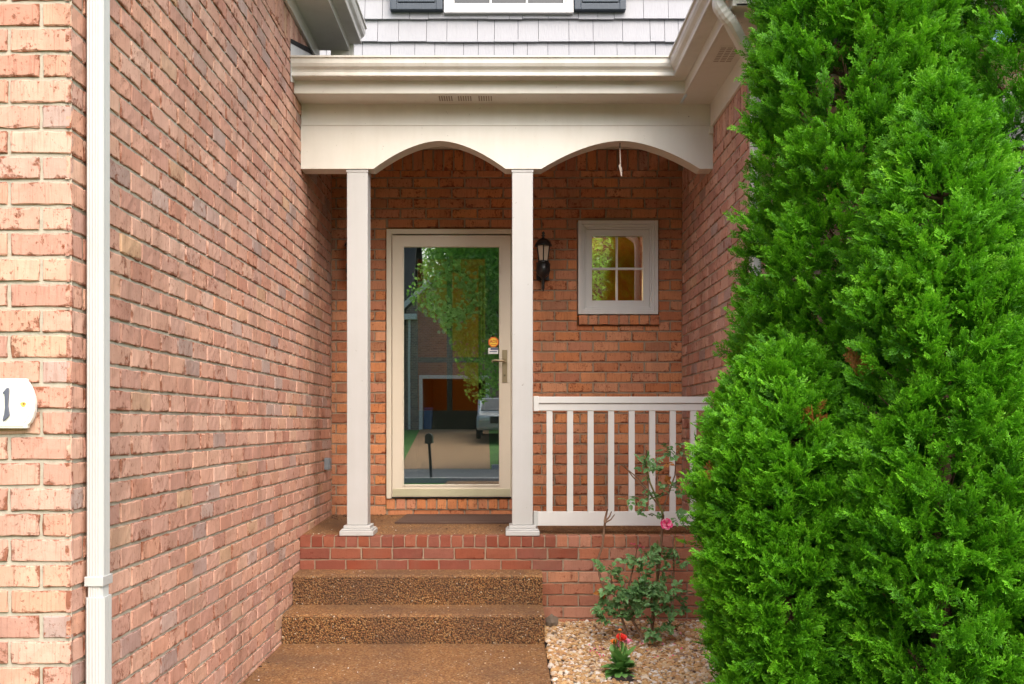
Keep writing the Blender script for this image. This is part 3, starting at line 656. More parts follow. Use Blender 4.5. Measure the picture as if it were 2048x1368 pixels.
# window of the right wing, glimpsed between the evergreens
mb=MB(); ring(mb,RW[0]+.003,RW[1]-.003,RW[2]+.003,RW[3]-.003,.07,YRF-.02,YRF+.1); w2=part(mb,'window',M['white'],.003); w2['label']='white wing window hidden behind the evergreens'
mb=MB(); mb.box(RW[0]+.07,RW[1]-.07,YRF+.05,YRF+.055,RW[2]+.07,RW[3]-.07); sub(mb,'pane',M['car_glass'],w2)
# interior room
mb=MB(); rx0,rx1,ry0,ry1,rz0,rz1=-1.7,2.2,YB+.2,YB+4.2,.70,3.25
mb.quad((rx0,ry1,rz0),(rx1,ry1,rz0),(rx1,ry1,rz1),(rx0,ry1,rz1)); mb.quad((rx0,ry0,rz0),(rx0,ry1,rz0),(rx0,ry1,rz1),(rx0,ry0,rz1)); mb.quad((rx1,ry0,rz0),(rx1,ry1,rz0),(rx1,ry1,rz1),(rx1,ry0,rz1)); mb.quad((rx0,ry0-.1,rz1),(rx1,ry0-.1,rz1),(rx1,ry1,rz1),(rx0,ry1,rz1))
for q in sub_rects([(rx0,rx1,rz0,rz1)],[(DX0,DX1,DZ0,DZ1),(WX0,WX1,WZ0,WZ1)]): mb.quad((q[0],ry0-.055,q[2]),(q[1],ry0-.055,q[2]),(q[1],ry0-.055,q[3]),(q[0],ry0-.055,q[3]))
part(mb,'interior_wall',M['interior'])
mb=MB(); mb.quad((rx0,ry0-.1,rz0),(rx1,ry0-.1,rz0),(rx1,ry1,rz0),(rx0,ry1,rz0)); part(mb,'interior_floor',M['wood_floor'])

# ------------------------------------------------------------------ things at the porch
def kid(mb,name,mats,par,bevel=0):
    o=mb.build(name,mats,None,bevel); o.parent=par; return o
pend=thing('pendant_lamp','warm glowing three bulb pendant seen through the front door glass','ceiling lamp',(-.42,YB+1.5,rz1+.10))
mb=MB(); mb.tube([(0,0,0),(0,0,-.22)],.01,6); mb.tube([(-.22,0,-.22),(.22,0,-.22)],.01,6); kid(mb,'stem',M['brass'],pend)
for dx in (-.2,0,.2):
    mb=MB(); mb.lathe([(.0,0),(.014,-.01),(.022,-.03),(.016,-.05),(0,-.055)],(dx,0,-.225),10); kid(mb,'bulb',M['bulb'],pend)
lt=bpy.data.lights.new('pendant_light','POINT'); lt.energy=12; lt.color=(1,.6,.25); lt.shadow_soft_size=.1; lo=bpy.data.objects.new('pendant_light',lt); col.objects.link(lo); lo.location=(.35,YB+2.6,rz1-.45)
mb=MB(); n=30
cv=[(-.30+.3*i/n, YB+3.0+.03*math.sin(i*1.7), z) for i in range(n+1) for z in (.75,3.1)]
mb.add(cv,[(2*i,2*i+2,2*i+3,2*i+1) for i in range(n)],smooth=True); tag(mb.build('curtain',M['curtain'],None,0,solid=.004),'pale yellow curtain hanging inside behind the front door','curtain')

# railing
YR=6.70
rail=thing('porch_railing','white porch railing with slim square balusters right of the column','railing',(0,YR,ZP))
def rk(mb,name,mats,bevel=.003):
    o=mb.build(name,mats,None,bevel); o.parent=rail; o.matrix_parent_inverse=Matrix.Translation((0,YR,ZP)).inverted(); return o
ra=PX(1069,YR); rb=XR-.002
def RZ(py): return PZ(py,YR)
mb=MB(); mb.box(ra,rb,YR-.032,YR+.032,RZ(806.5),RZ(793.5)); mb.box(ra+.012,rb,YR-.022,YR+.022,RZ(821.5),RZ(807)); rk(mb,'top_rail',M['white'])
mb=MB(); mb.box(ra+.022,rb,YR-.022,YR+.022,RZ(1051),RZ(1023)); rk(mb,'bottom_rail',M['white'])
mb=MB(); mb.box(ra-.008,ra+.028,YR-.036,YR+.036,RZ(822.5),RZ(792.5)); rk(mb,'bracket',M['white'])
mb=MB(); mb.box(ra-.008,ra+.022,YR-.028,YR+.028,RZ(1052),RZ(1022)); rk(mb,'bracket',M['downspout'])
for k in range(8):
    cx=PX(1099+41.0*k,YR); mb=MB(); mb.box(cx-.0205,cx+.0205,YR-.0175,YR+.0175,RZ(1023.0),RZ(821.4)); rk(mb,'baluster',M['white'],.002)

# wall lanterns
def lantern(px,label):
    Yc=YB-.13; c=P(px,527,Yc); k=Yc/F
    L=thing('wall_lantern',label,'wall lamp',(c.x,Yc,c.z),'lanterns beside the door')
    def z(py): return (527-py)*k
    mb=MB(); mb.lathe([(0,z(462)),(.008,z(464)),(.013,z(466.5)),(.006,z(470)),(.018,z(471.5)),(.006,z(474)),(.018,z(477)),(.045,z(481)),(.060,z(486)),(.068,z(490)),(.070,z(492.5)),(.055,z(492.6)),(.0,z(491))],(0,0,0),12); kid(mb,'roof_cap',M['black'],L)
    mb=MB()
    for q in range(6):
        a=R(60*q+30); mb.tube([(.055*math.cos(a),.055*math.sin(a),z(492)),(.038*math.cos(a),.038*math.sin(a),z(525))],.0045,5)
    mb.lathe([(.042,z(522)),(.045,z(524)),(.045,z(527)),(0,z(527))],(0,0,0),12); kid(mb,'cage',M['black'],L)
    mb=MB(); mb.lathe([(.0515,z(492.5)),(.035,z(524))],(0,0,0),6,smooth=False); kid(mb,'glass',M['frost'],L)
    mb=MB(); mb.lathe([(.045,z(526)),(.055,z(528)),(.056,z(543)),(.045,z(550)),(.022,z(555)),(.012,z(559)),(.014,z(563)),(.009,z(570)),(.012,z(576)),(.005,z(581)),(0,z(583))],(0,0,0),12); mb.box(-.03,.03,.02,.125,z(549),z(533)); mb.box(-.05,.05,.108,.128,z(556),z(520)); kid(mb,'bracket',M['black'],L,)
    return L
lantern(1086.5,'black carriage lantern on the wall between door and small window')
lantern(706,'black carriage lantern on the wall mostly hidden behind a porch column')
# house number plaque
YQ=YLF-.001
plq=thing('number_plaque','white house number plaque with a dark numeral 1 on the brick corner','sign',(PX(-20,YQ),YQ,PZ(807,YQ)))
def qx(px): return PX(px,YQ-.03)-PX(-20,YQ)
def qz(py): return PZ(py,YQ-.03)-PZ(807,YQ)
def plate(g):
    e=[(52,757),(51,761.5),(56,767),(62,779),(66.5,793),(68.5,806),(67.5,822),(64,835),(59,845),(53,851),(53,857)]
    r=[(qx(a)-g, qz(b)+(-g if b<790 else g if b>830 else 0)*.8) for a,b in e]
    cx=qx(-60); return r+[(2*cx-x,z) for x,z in r][::-1]
mb=MB(); p=plate(0); mb.prism(p,'y',-.026,-.006); kid(mb,'board',M['plaque'],plq,.005)
mb=MB(); p=plate(.010); mb.prism(p,'y',-.0285,-.0262); kid(mb,'face_panel',M['plaque'],plq,.0015)
num=[(7,785),(15,775.5),(18.5,776),(19,782),(17.5,800),(17.3,812),(19.8,831),(15,836),(8,842),(6.5,840),(9.5,829),(11.3,815),(11,800),(10.8,787.5),(8,788.5)]
mb=MB(); mb.prism([(qx(a),qz(b)) for a,b in num],'y',-.036,-.0288); kid(mb,'numeral',M['steel'],plq,.001)
mb=MB(); st=[(qx(46)+.009*math.cos(t)*(1+.2*math.sin(3*t)),qz(809)+.008*math.sin(t)) for t in np.linspace(0,2*math.pi,16)[:-1]]; mb.prism(st,'y',-.0289,-.0286); kid(mb,'rust_stain',M['rust_stain'],plq)
mb=MB(); mb.tube([(qx(47.5),-.0285,qz(807.5)),(qx(47.5),-.031,qz(807.5))],.003,8); kid(mb,'screw',M['rust'],plq)
# doormat
def fz(y): return ZP+.001+(y-YF-.1)/(YB-YF-.1)*(.633-ZP)
mb=MB(); nx=14; x0m,x1m=PX(797,7.3),PX(1062,7.3)
vv=[]; 
for j,y in enumerate((7.22,7.72)):
    for i in range(nx+1):
        x=x0m+(x1m-x0m)*i/nx+(.02 if j else -.02 if i==0 else 0); yy=y-(.015*math.sin(i/nx*math.pi) if j==0 else 0); vv+=[(x,yy,fz(yy)+.002),(x,yy,fz(yy)+.012)]
ff=[]; o1=2*(nx+1)
for i in range(nx):
    a=2*i; ff+=[(a+1,a+3,o1+a+3,o1+a+1),(a,a+2,a+3,a+1),(o1+a,o1+a+1,o1+a+3,o1+a+2)]
ff+=[(0,1,o1+1,o1),(2*nx,o1+2*nx,o1+2*nx+1,2*nx+1)]
mb.add(vv,ff); mb.box(x0m+.06,x1m-.06,7.30,7.305,fz(7.3)+.0122,fz(7.3)+.014); mb.box(x0m+.06,x1m-.06,7.64,7.645,fz(7.64)+.0122,fz(7.64)+.014)
tag(mb.build('doormat',M['mat']),'dark brown flat doormat lying in front of the door','doormat')
# hanging string with hook under the right arch
xs_=PX(1240,YH+.05); zh=za
hk=thing('hanging_cord','pale knotted cord hanging on a hook under the right arch','cord',(xs_,YH+.05,zh))
mb=MB(); mb.tube([(0,0,.003),(0,0,-.03),(.004,0,-.04)],.0035,6); kid(mb,'hook',M['black'],hk)
mb=MB(); mb.tube([(.0,0,-.035),(.001,0,-.09),(.003,0,-.14),(.004,0,-.145)],[.003,.0035,.004,.004],6); mb.tube([(.003,0,-.14),(-.002,0,-.155),(.004,0,-.175),(.008,0,-.2),(.010,0,-.228)],[.006,.009,.010,.008,.003],7); kid(mb,'cord',M['string'],hk)
# outlet box on the side wall
ob=thing('outlet_box','small grey outlet box on the brick side wall near the porch corner','outlet',(XL,7.50,1.05))
mb=MB(); mb.box(.0,.035,-.04,.04,-.045,.045); kid(mb,'housing',M['grey_box'],ob,.004)
mb=MB(); mb.box(.036,.044,-.034,.034,-.04,.042); kid(mb,'cover',M['grey_box'],ob,.003)
# steps
stp=thing('concrete_steps','two brown exposed aggregate concrete steps up to the porch','steps',(XL,Y1,0))
def skid(mb,name,mats,bevel=.012):
    o=mb.build(name,mats,None,bevel,3); o.parent=stp; o.matrix_parent_inverse=Matrix.Translation((XL,Y1,0)).inverted(); return o
def step(x0,x1,y0,y1,z0,z1):
    mb=MB(); n=40
    v=[];f=[]
    rowsz=[(y0,z0),(y0,z1-.016),(y0+.005,z1-.005),(y0+.016,z1),(y1,z1+.003)]
    for i in range(n+1):
        x=x0+(x1-x0)*i/n
        for k,(y,z) in enumerate(rowsz): v.append((x,y+random.uniform(-.002,.002),z+(random.uniform(-.002,.002) if k in(1,2,3) else 0)))
    m=len(rowsz)
    for i in range(n):
        for k in range(m-1):
            mb_m=0 if k<1 else 1
            f.append(((i*m+k,(i+1)*m+k,(i+1)*m+k+1,i*m+k+1),mb_m))
    mb.add(v,[q for q,a in f if a==0],0); mb2=[q for q,a in f if a==1]
    o=len(mb.v)-len(v); 
    for q in mb2: mb.f.append(q); mb.m.append(1); mb.sm.append(False)
    # right end
    e=n*m; mb.add([(x1,y1,z0),v[e],v[e+1],v[e+2],v[e+3],v[e+4]],[(0,5,4,3,2,1)],0)
    return mb
skid(step(XL+.003,.2375,Y1,Y2+.05,-.05,.179),'lower_step',[M['riser'],M['tread']],0)
skid(step(XL+.003,.2365,Y2,YF+.0,.1,.3745),'upper_step',[M['riser'],M['tread']],0)

# ------------------------------------------------------------------ gravel bed
def ico(sub_):
    import bmesh
    bm=bmesh.new(); bmesh.ops.create_icosphere(bm,subdivisions=sub_,radius=1); V=np.array([v.co[:] for v in bm.verts]); Fc=np.array([[v.index for v in f.verts] for f in bm.faces]); bm.free(); return V,Fc
IV,IF=ico(2)
def stones(n,area,smin,smax,zf,rg):
    Vs=[];Fs=[]; o=0
    for i in range(n):
        x=rg.uniform(area[0],area[1]); y=rg.uniform(area[2],area[3]); s=rg.uniform(smin,smax)*(1 if rg.random()<.9 else 1.5)
        sc=s*np.array((rg.uniform(.8,1.35),rg.uniform(.7,1.1),rg.uniform(.45,.75)))
        A=rg.normal(0,1,3); A/=np.linalg.norm(A)
        pl_=rg.normal(0,1,(4,3)); pl_/=np.linalg.norm(pl_,axis=1)[:,None]
        v=IV.copy()
        for k in range(4):      # cut flats into the pebble
            d=v@pl_[k]; lim=rg.uniform(.55,.85); ex=np.maximum(0,d-lim); v=v-ex[:,None]*pl_[k]*.85
        v=v*sc; t=rg.uniform(0,6.28); c,s_=math.cos(t),math.sin(t); v=v@np.array([[c,-s_,0],[s_,c,0],[0,0,1]]).T
        tl=rg.normal(0,.35); c,s_=math.cos(tl),math.sin(tl); v=v@np.array([[1,0,0],[0,c,-s_],[0,s_,c]]).T
        Vs.append(v+np.array((x,y,zf(x,y)+rg.uniform(0,.014)))); Fs.append(IF+o); o+=len(IV)
    return np.concatenate(Vs),np.concatenate(Fs)
def bedz(x,y): return -.012+.03*max(0,min(1,(y-5.2)/1.3))+.015*noise.noise((x*2,y*2,3))
rg=np.random.default_rng(3)
V1,F1=stones(10500,(.245,1.39,4.55,YF-.012),.0075,.0155,bedz,rg)
g=fast_mesh('gravel',V1,F1,None,M['gravel'],None,False,3); tag(g,'tan and cream gravel filling the planting bed','gravel',kind='stuff')
mb=MB(); nx,ny=12,20
mb.add([(.238+i*(4.2-.238)/nx,3.0+j*(YF-3.0)/ny,bedz(.238+i*3.96/nx,3.0+j*(YF-3.0)/ny)-.01) for j in range(ny+1) for i in range(nx+1)],[(j*(nx+1)+i,j*(nx+1)+i+1,(j+1)*(nx+1)+i+1,(j+1)*(nx+1)+i) for j in range(ny) for i in range(nx)]); struct(mb.build('planting_bed',M['soil']))
def rock(px,py,Y,s,label,seed):
    mb=MB(); r_=random.Random(seed); c=P(px,py,Y); v=[]
    for p in IV:
        n_=noise.noise((p[0]*1.3+seed,p[1]*1.3,p[2]*1.3)); v.append((c.x+p[0]*s[0]*(1+.35*n_),c.y+p[1]*s[1]*(1+.35*n_),c.z+p[2]*s[2]*(1+.35*n_)))
    mb.add(v,[tuple(f) for f in IF]); tag(mb.build('rock',M['stone']),label,'rock','brown rocks in the gravel')
rock(1103,1243,6.45,(.045,.035,.045),'angular brown rock against the plinth beside the steps',1)
rock(1143,1283,6.05,(.03,.02,.03),'small brown rock half buried in the gravel left of the red flower',4)

def flecks(name,label,cat,spots,mats,smin,smax,seed):
    r_=random.Random(seed); mb=MB()
    for x0,x1,y0,y1,zf,n in spots:
        for k in range(n):
            x,y=r_.uniform(x0,x1),r_.uniform(y0,y1); s_=r_.uniform(smin,smax); t=r_.uniform(0,6.28); rot=Matrix.Rotation(t,3,'Z') @ Matrix.Rotation(r_.gauss(0,.3),3,'X')
            v=[rot@Vector((p[0]*s_*1.3,p[1]*s_,p[2]*s_*.6))+Vector((x,y,zf(x,y)+s_*.5)) for p in IV]; mb.add(v,[tuple(f) for f in IF],r_.randrange(len(mats)))
    tag(mb.build(name,mats),label,cat,kind='stuff')
flecks('loose_pebbles','pale gravel bits strayed onto the path and steps','pebbles',[(XL+.05,.22,4.9,Y1-.02,lambda x,y:0,70),(XL+.05,.22,Y1+.03,Y2-.01,lambda x,y:.179,26),(XL+.05,.22,Y2+.03,YF-.01,lambda x,y:.3745,16),(XL+.05,.3,YF+.12,7.2,lambda x,y:fz(y),22)],[M['gravel'],M['gravel'],M['st_white'],M['gravel']],.002,.0045,4)
flecks('leaf_litter','brown leaf bits gathered along the porch and wall corners','litter',[(XL+.01,XL+.25,7.45,YB-.03,lambda x,y:fz(y),60),(XL+.01,DX0,7.66,YB-.01,lambda x,y:fz(y),50),(XL+.01,XL+.12,4.9,Y1,lambda x,y:0,22),(XL+.01,.3,YF+.11,YB,lambda x,y:fz(y),30)],[M['bark'],M['mat'],M['cane']],.003,.008,8)
# ------------------------------------------------------------------ arborvitae
def spray_proto(seed):
    """a flat fan of scale-leaf twigs, unit length along +y, lying in the xy plane; returns quads (n,4,3) and tip factor"""
    r_=random.Random(seed); Q=[]; T=[]
    def twig(p,a,l,wd,t):
        d=np.array((math.sin(a),math.cos(a),0)); s_=np.array((d[1],-d[0],0)); zz=np.array((0,0,r_.uniform(-.03,.03)))
        a0=p; b=p+d*l*.55+s_*wd+zz; c=p+d*l+zz; e=p+d*l*.55-s_*wd-zz
        Q.append((a0,b,c,e)); T.append((t*.6,t*.85,min(1,t+.25),t*.85)); 
    axis=[np.array((0.,0,0))]; a=r_.uniform(-.1,.1)
    n=6
    for i in range(n):
        axis.append(axis[-1]+np.array((math.sin(a),math.cos(a),r_.uniform(-.02,.02)))*(1/n)); a+=r_.uniform(-.12,.12)
    for i in range(n):
        t=i/n
        d=axis[i+1]-axis[i]; ang=math.atan2(d[0],d[1]); twig(axis[i],ang,1.35/n,.028,t)
        for sd_ in (-1,1):
            if i==0 and r_.random()<.4: continue
            l=(.50-.30*abs(t-.3))*r_.uniform(.75,1.1); b=ang+sd_*r_.uniform(.5,.75)
            st=axis[i]+d*r_.uniform(.1,.9); twig(st,b,l*.75,.030,.3+.5*t)
            bd=np.array((math.sin(b),math.cos(b),0))
            for q in (.35,.7):
                for s2 in (-1,1):
                    if r_.random()<.8: twig(st+bd*l*.75*q,b+s2*.5-sd_*.1,l*.42*r_.uniform(.7,1.1),.026,.45+.5*t)
    twig(axis[-1],a,.16,.028,.95)
    return np.array(Q),np.array(T)
PROTO=[spray_proto(s) for s in range(6)]
def arborvitae(label,x,y,prof,nclump,seed,lean=0,size=.085,hole=-.32):
    rg=np.random.default_rng(seed); tree=thing('arborvitae',label,'evergreen',(x,y,0),'arborvitae evergreens beside the porch')
    zs=np.array([p[0] for p in prof]); rs=np.array([p[1] for p in prof])
    zz=np.linspace(zs[0],zs[-1],200); ww=np.interp(zz,zs,rs)+.06; cdf=np.cumsum(ww); cdf/=cdf[-1]
    pos=[];ax=[];sz=[];rnd=[]
    k=0
    while k<nclump:
        z=np.interp(rg.random(),cdf,zz); a=rg.uniform(0,2*math.pi); r=np.interp(z,zs,rs)
        o=np.array((math.cos(a),math.sin(a),0)); face=-o[1]*.75-o[0]*(x*.18)
        if face<-.15 and rg.random()<.68: continue
        lump=noise.noise((math.cos(a)*1.9+seed,math.sin(a)*1.9,z*1.25))*.20+noise.noise((math.cos(a)*4+seed,math.sin(a)*4,z*3.6))*.16
        gap=noise.noise((math.cos(a)*2.6-seed,math.sin(a)*2.6,z*2.3))
        if gap<hole and rg.random()<.8: k+=1; continue
        inner=rg.random()<.25
        rr=r*(1+lump)*(rg.uniform(.50,.8) if inner else rg.uniform(.80,1.02))
        base=np.array((0,0,z))+o*rr
        d=o*rg.uniform(.5,.95)+np.array((0,0,rg.uniform(.35,.9)))+rg.normal(0,.22,3); d/=np.linalg.norm(d)
        crnd=rg.random()*.994
        if rg.random()<.0022: crnd=.999
        n=rg.integers(9,14); side=np.cross(d,(0,0,1)); side/=np.linalg.norm(side)+1e-6
        bl_=rg.uniform(.06,.13)
        for j in range(n):
            t=j/n; s1=rg.choice((-1,1)); dd=d*rg.uniform(.6,1)+side*s1*rg.uniform(0,.9)*(1-.6*t)+np.array((0,0,rg.uniform(-.15,.25)))+rg.normal(0,.15,3)
            pos.append(base+d*bl_*(t-.5)+rg.normal(0,.012,3)); ax.append(dd/np.linalg.norm(dd)); sz.append(size*rg.uniform(.6,1.15)); rnd.append(np.clip(crnd+rg.normal(0,.08),0,.9945) if crnd<.998 else .999)
        k+=1
    pos=np.array(pos);ax=np.array(ax);sz=np.array(sz);rnd=np.array(rnd); N=len(pos)
    nrm=rg.normal(0,1,(N,3)); nrm-=ax*np.sum(nrm*ax,1)[:,None]; nrm/=np.linalg.norm(nrm,axis=1)[:,None]; sd_=np.cross(ax,nrm)
    VV=[];UU=[]; which=rg.integers(0,len(PROTO),N)
    for p,(Q,T) in enumerate(PROTO):
        i=np.where(which==p)[0]; q=Q.reshape(-1,3)
        v=pos[i][:,None,:]+sz[i][:,None,None]*(q[None,:,0:1]*sd_[i][:,None,:]+q[None,:,1:2]*ax[i][:,None,:]+(q[None,:,2:3]-.10*q[None,:,1:2]**2)*nrm[i][:,None,:])
        VV.append(v.reshape(-1,3)); u=np.empty((len(i),len(q),2)); u[...,0]=rnd[i][:,None]; u[...,1]=T.reshape(-1)[None,:]; UU.append(u.reshape(-1,2))
    V=np.concatenate(VV); U=np.concatenate(UU); Qi=np.arange(len(V)).reshape(-1,4)
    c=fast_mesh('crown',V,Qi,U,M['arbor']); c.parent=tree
    mb=MB(); top=zs[-1]*.93; mb.tube([(0,0,-.05),(.01,.0,top*.4),(0,.01,top)],[.05,.035,.008],8)
    r_=random.Random(seed)
    for k in range(int(46*top)):
        z=r_.uniform(.12,top*.95); a=r_.uniform(0,6.28); r=np.interp(z+.15,zs,rs)*.86; e=Vector((math.cos(a)*r,math.sin(a)*r,z+r*.55)); s0=Vector((0,0,z)); mb.tube([s0,s0.lerp(e,.5)+Vector((0,0,-.03)),e],[.009,.006,.002],4,cap=False)
    kid(mb,'trunk',M['bark'],tree)
    return tree
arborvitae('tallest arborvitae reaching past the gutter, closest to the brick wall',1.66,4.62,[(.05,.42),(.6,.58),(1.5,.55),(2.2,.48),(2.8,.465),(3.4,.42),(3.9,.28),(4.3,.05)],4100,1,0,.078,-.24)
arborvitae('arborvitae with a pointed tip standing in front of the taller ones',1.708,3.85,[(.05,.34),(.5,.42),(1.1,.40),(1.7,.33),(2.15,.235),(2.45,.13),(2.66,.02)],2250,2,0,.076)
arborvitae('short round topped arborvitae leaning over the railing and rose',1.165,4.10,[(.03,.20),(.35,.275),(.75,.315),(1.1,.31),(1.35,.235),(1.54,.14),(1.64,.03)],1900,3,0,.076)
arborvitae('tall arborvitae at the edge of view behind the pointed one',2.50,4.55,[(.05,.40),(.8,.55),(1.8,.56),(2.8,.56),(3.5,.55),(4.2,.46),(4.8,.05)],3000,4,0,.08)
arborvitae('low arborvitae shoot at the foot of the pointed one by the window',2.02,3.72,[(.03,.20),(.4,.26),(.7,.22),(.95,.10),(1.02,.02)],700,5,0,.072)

# ------------------------------------------------------------------ flowers and roses
def leaf_pts(p,d,n,l,wd,fold=.15):
    s_=d.cross(n).normalized(); n=s_.cross(d).normalized()
    return [p, p+d*l*.3+s_*wd*.42+n*fold*wd, p+d*l*.65+s_*wd*.40+n*fold*wd, p+d*l-n*.1*l, p+d*l*.65-s_*wd*.40+n*fold*wd, p+d*l*.3-s_*wd*.42+n*fold*wd, p+d*l*.5]
LF=[(0,1,6),(1,2,6),(2,3,6),(3,4,6),(4,5,6),(5,0,6)]
def leaf(mb,p,d,n,l,wd,rnd,mat=0,tip=.5): mb.add(leaf_pts(p,d,n,l,wd),LF,mat,[(rnd,tip*k) for k in (.2,.7,.9,1,.9,.7,.5)],False)
def rv(r_): 
    v=Vector((r_.gauss(0,1),r_.gauss(0,1),r_.gauss(0,1))); return v.normalized()
def rose_leaflets(mb,p,d,r_,sc=1):
    """compound rose leaf: stalk with five leaflets"""
    d=(d+Vector((0,-.2,.1))).normalized(); n=(Vector((0,-.5,1))+rv(r_)*.7).normalized(); rn=r_.random()*.97 if r_.random()>.012 else .99; tip=r_.uniform(.35,1.3)
    s_=d.cross(n).normalized(); L=.055*sc
    for t,sd_ in ((.45,1),(.45,-1),(.8,1),(.8,-1)): leaf(mb,p+d*L*t,(d*.55+s_*sd_).normalized(),(n+rv(r_)*.3).normalized(),.036*sc*r_.uniform(.8,1.2),.027*sc,rn,0,tip)
    leaf(mb,p+d*L,d,n,.042*sc,.031*sc,rn,0,tip)
def bloom(mb,c,rad,layers,r_,mat,face=Vector((0,-1,.35))):
    f=face.normalized(); a=f.orthogonal().normalized(); b=f.cross(a)
    for Lr,(rr,op,np_) in enumerate(layers):
        for k in range(np_):
            t=2*math.pi*(k+.37*Lr)/np_+r_.uniform(-.15,.15); o=(a*math.cos(t)+b*math.sin(t)); d=(o*op+f*(1-op)).normalized(); s_=d.cross(f).normalized() if d.cross(f).length>.01 else a
            l=rad*rr*r_.uniform(.85,1.1); wd=l*.85; p=c; q=f*l*.12
            mb.add([p,p+d*l*.45+s_*wd*.42+q,p+d*l*.9+s_*wd*.40+q*2,p+d*l*1.0+q*1.2,p+d*l*.9-s_*wd*.40+q*2,p+d*l*.45-s_*wd*.42+q,p+d*l*.6-q*.4],LF,(k+Lr)%2 if mat is None else mat,None,False)
# big rose
rr_=random.Random(11)
YQ2=6.0
rose=thing('rose_bush','leggy rose bush with dark green leaves and one pink bloom in front of the railing','rose bush',(PX(1280,6.05),6.05,0))
lo_=rose.location.copy()
stems=MB(); lv=MB()
def SP(px,py,Y): return P(px,py,Y)-lo_
def stem(pts,r0,r1,mat=0): 
    q=[SP(*p) for p in pts]; stems.tube(q,[r0+(r1-r0)*i/(len(q)-1) for i in range(len(q))],6,mat); return q
canes=[([(1302,1278,6.1),(1310,1200,6.12),(1318,1130,6.1),(1324,1068,6.08),(1326,1030,6.06)],.011,.008,0),
 ([(1326,1030,6.06),(1322,1018,6.05),(1300,965,6.04),(1292,930,6.03)],.0075,.004,1),([(1324,1022,6.06),(1338,985,6.07),(1350,950,6.08),(1352,905,6.1)],.006,.0035,0),
 ([(1318,1012,6.05),(1298,985,6.04),(1265,953,6.0),(1248,930,5.98)],.006,.0025,0),([(1300,985,6.04),(1275,955,6.02),(1238,926,6.0)],.005,.0025,0),
 ([(1298,985,6.04),(1294,950,6.04),(1293,900,6.04)],.005,.003,0),
 ([(1345,1240,6.15),(1348,1160,6.15),(1347,1110,6.14)],.007,.005,0),([(1345,1115,6.14),(1352,1085,6.14),(1350,1060,6.14)],.004,.002,1),
 ([(1312,1200,6.1),(1314,1110,6.08),(1315,1080,6.08)],.004,.003,1),([(1316,1105,6.08),(1322,1080,6.08)],.003,.002,1),
 ([(1285,1277,6.05),(1265,1240,6.03),(1255,1180,6.0),(1268,1130,6.0),(1275,1092,6.0)],.009,.003,0),([(1255,1270,6.08),(1240,1225,6.06),(1225,1185,6.05),(1222,1150,6.04)],.008,.003,0),
 ([(1300,1280,6.05),(1305,1225,6.0),(1300,1180,5.98),(1290,1150,5.98)],.007,.003,0),([(1258,1190,6.0),(1235,1160,6.0),(1232,1146,6.0)],.004,.002,1),([(1268,1240,6.02),(1300,1205,5.96),(1330,1190,5.95),(1352,1180,5.96)],.005,.002,1)]
for c in canes: stem(*c)
def blob_leaves(px,py,Y,rx,ry,rz,n,sc=1.0):
    for i in range(n):
        a=rv(rr_)*rr_.random()**.4; c=SP(px+a.x*rx,py+a.z*ry,Y+a.y*rz); rose_leaflets(lv,c,(a+rv(rr_)*.8+Vector((0,-.3,.1))).normalized(),rr_,sc*rr_.uniform(.75,1.15))
for b in [(1258,1195,6.0,52,55,.16,82),(1318,1195,5.97,46,48,.14,66),(1275,1125,6.0,28,36,.10,22),(1335,1120,6.1,30,45,.08,22),(1215,1150,6.03,22,22,.07,10),(1222,1230,6.0,34,28,.1,18),(1318,1262,5.95,22,22,.07,15),
 (1300,928,6.03,28,20,.07,12,.9),(1345,902,6.08,24,22,.06,11,.9),(1315,945,6.03,26,22,.07,9,.85),(1272,995,6.0,24,16,.06,8,.85),(1302,1028,6.03,22,20,.06,9,.8),(1335,975,6.06,16,22,.05,10,.9),(1345,1040,6.08,20,22,.06,8,.85),(1310,995,6.03,16,10,.04,5,.9)]: blob_leaves(*b)
kid(stems,'stems',[M['cane'],M['cane_green']],rose); kid(lv,'foliage',M['rose_leaf'],rose)
mb=MB(); bloom(mb,SP(1333,1048,6.0),.038,[(1,.97,7),(.86,.8,7),(.66,.6,6),(.46,.4,5),(.3,.25,4)],rr_,None); kid(mb,'bloom',[M['pink'],M['palepink']],rose)
mb=MB()
for px,py in ((1268,1090),(1278,1093),(1273,1098),(1286,1096),(1262,1089)): bloom(mb,SP(px,py,6.0),.014,[(1,.7,4)],rr_,0,Vector((0,-.5,1)))
kid(mb,'bud',M['darkred'],rose)
# bare old cane
dc=thing('dead_cane','bare cut brown rose cane with a forked stub against the plinth','dead stem',(PX(1225,6.3),6.3,.0)); lo_=dc.location.copy()
stems=MB(); stem([(1228,1230,6.28),(1212,1190,6.3),(1199,1150,6.3),(1196,1118,6.3),(1205,1092,6.3),(1208,1062,6.3),(1210,1045,6.3)],.009,.007); stem([(1210,1045,6.3),(1211,1035,6.3),(1215,1018,6.3)],.010,.006); stem([(1211,1042,6.3),(1219,1033,6.29),(1223,1023,6.29)],.006,.003); stem([(1211,1045,6.3),(1222,1039,6.28),(1229,1029,6.27)],.006,.0025)
kid(stems,'stems',M['cane'],dc)
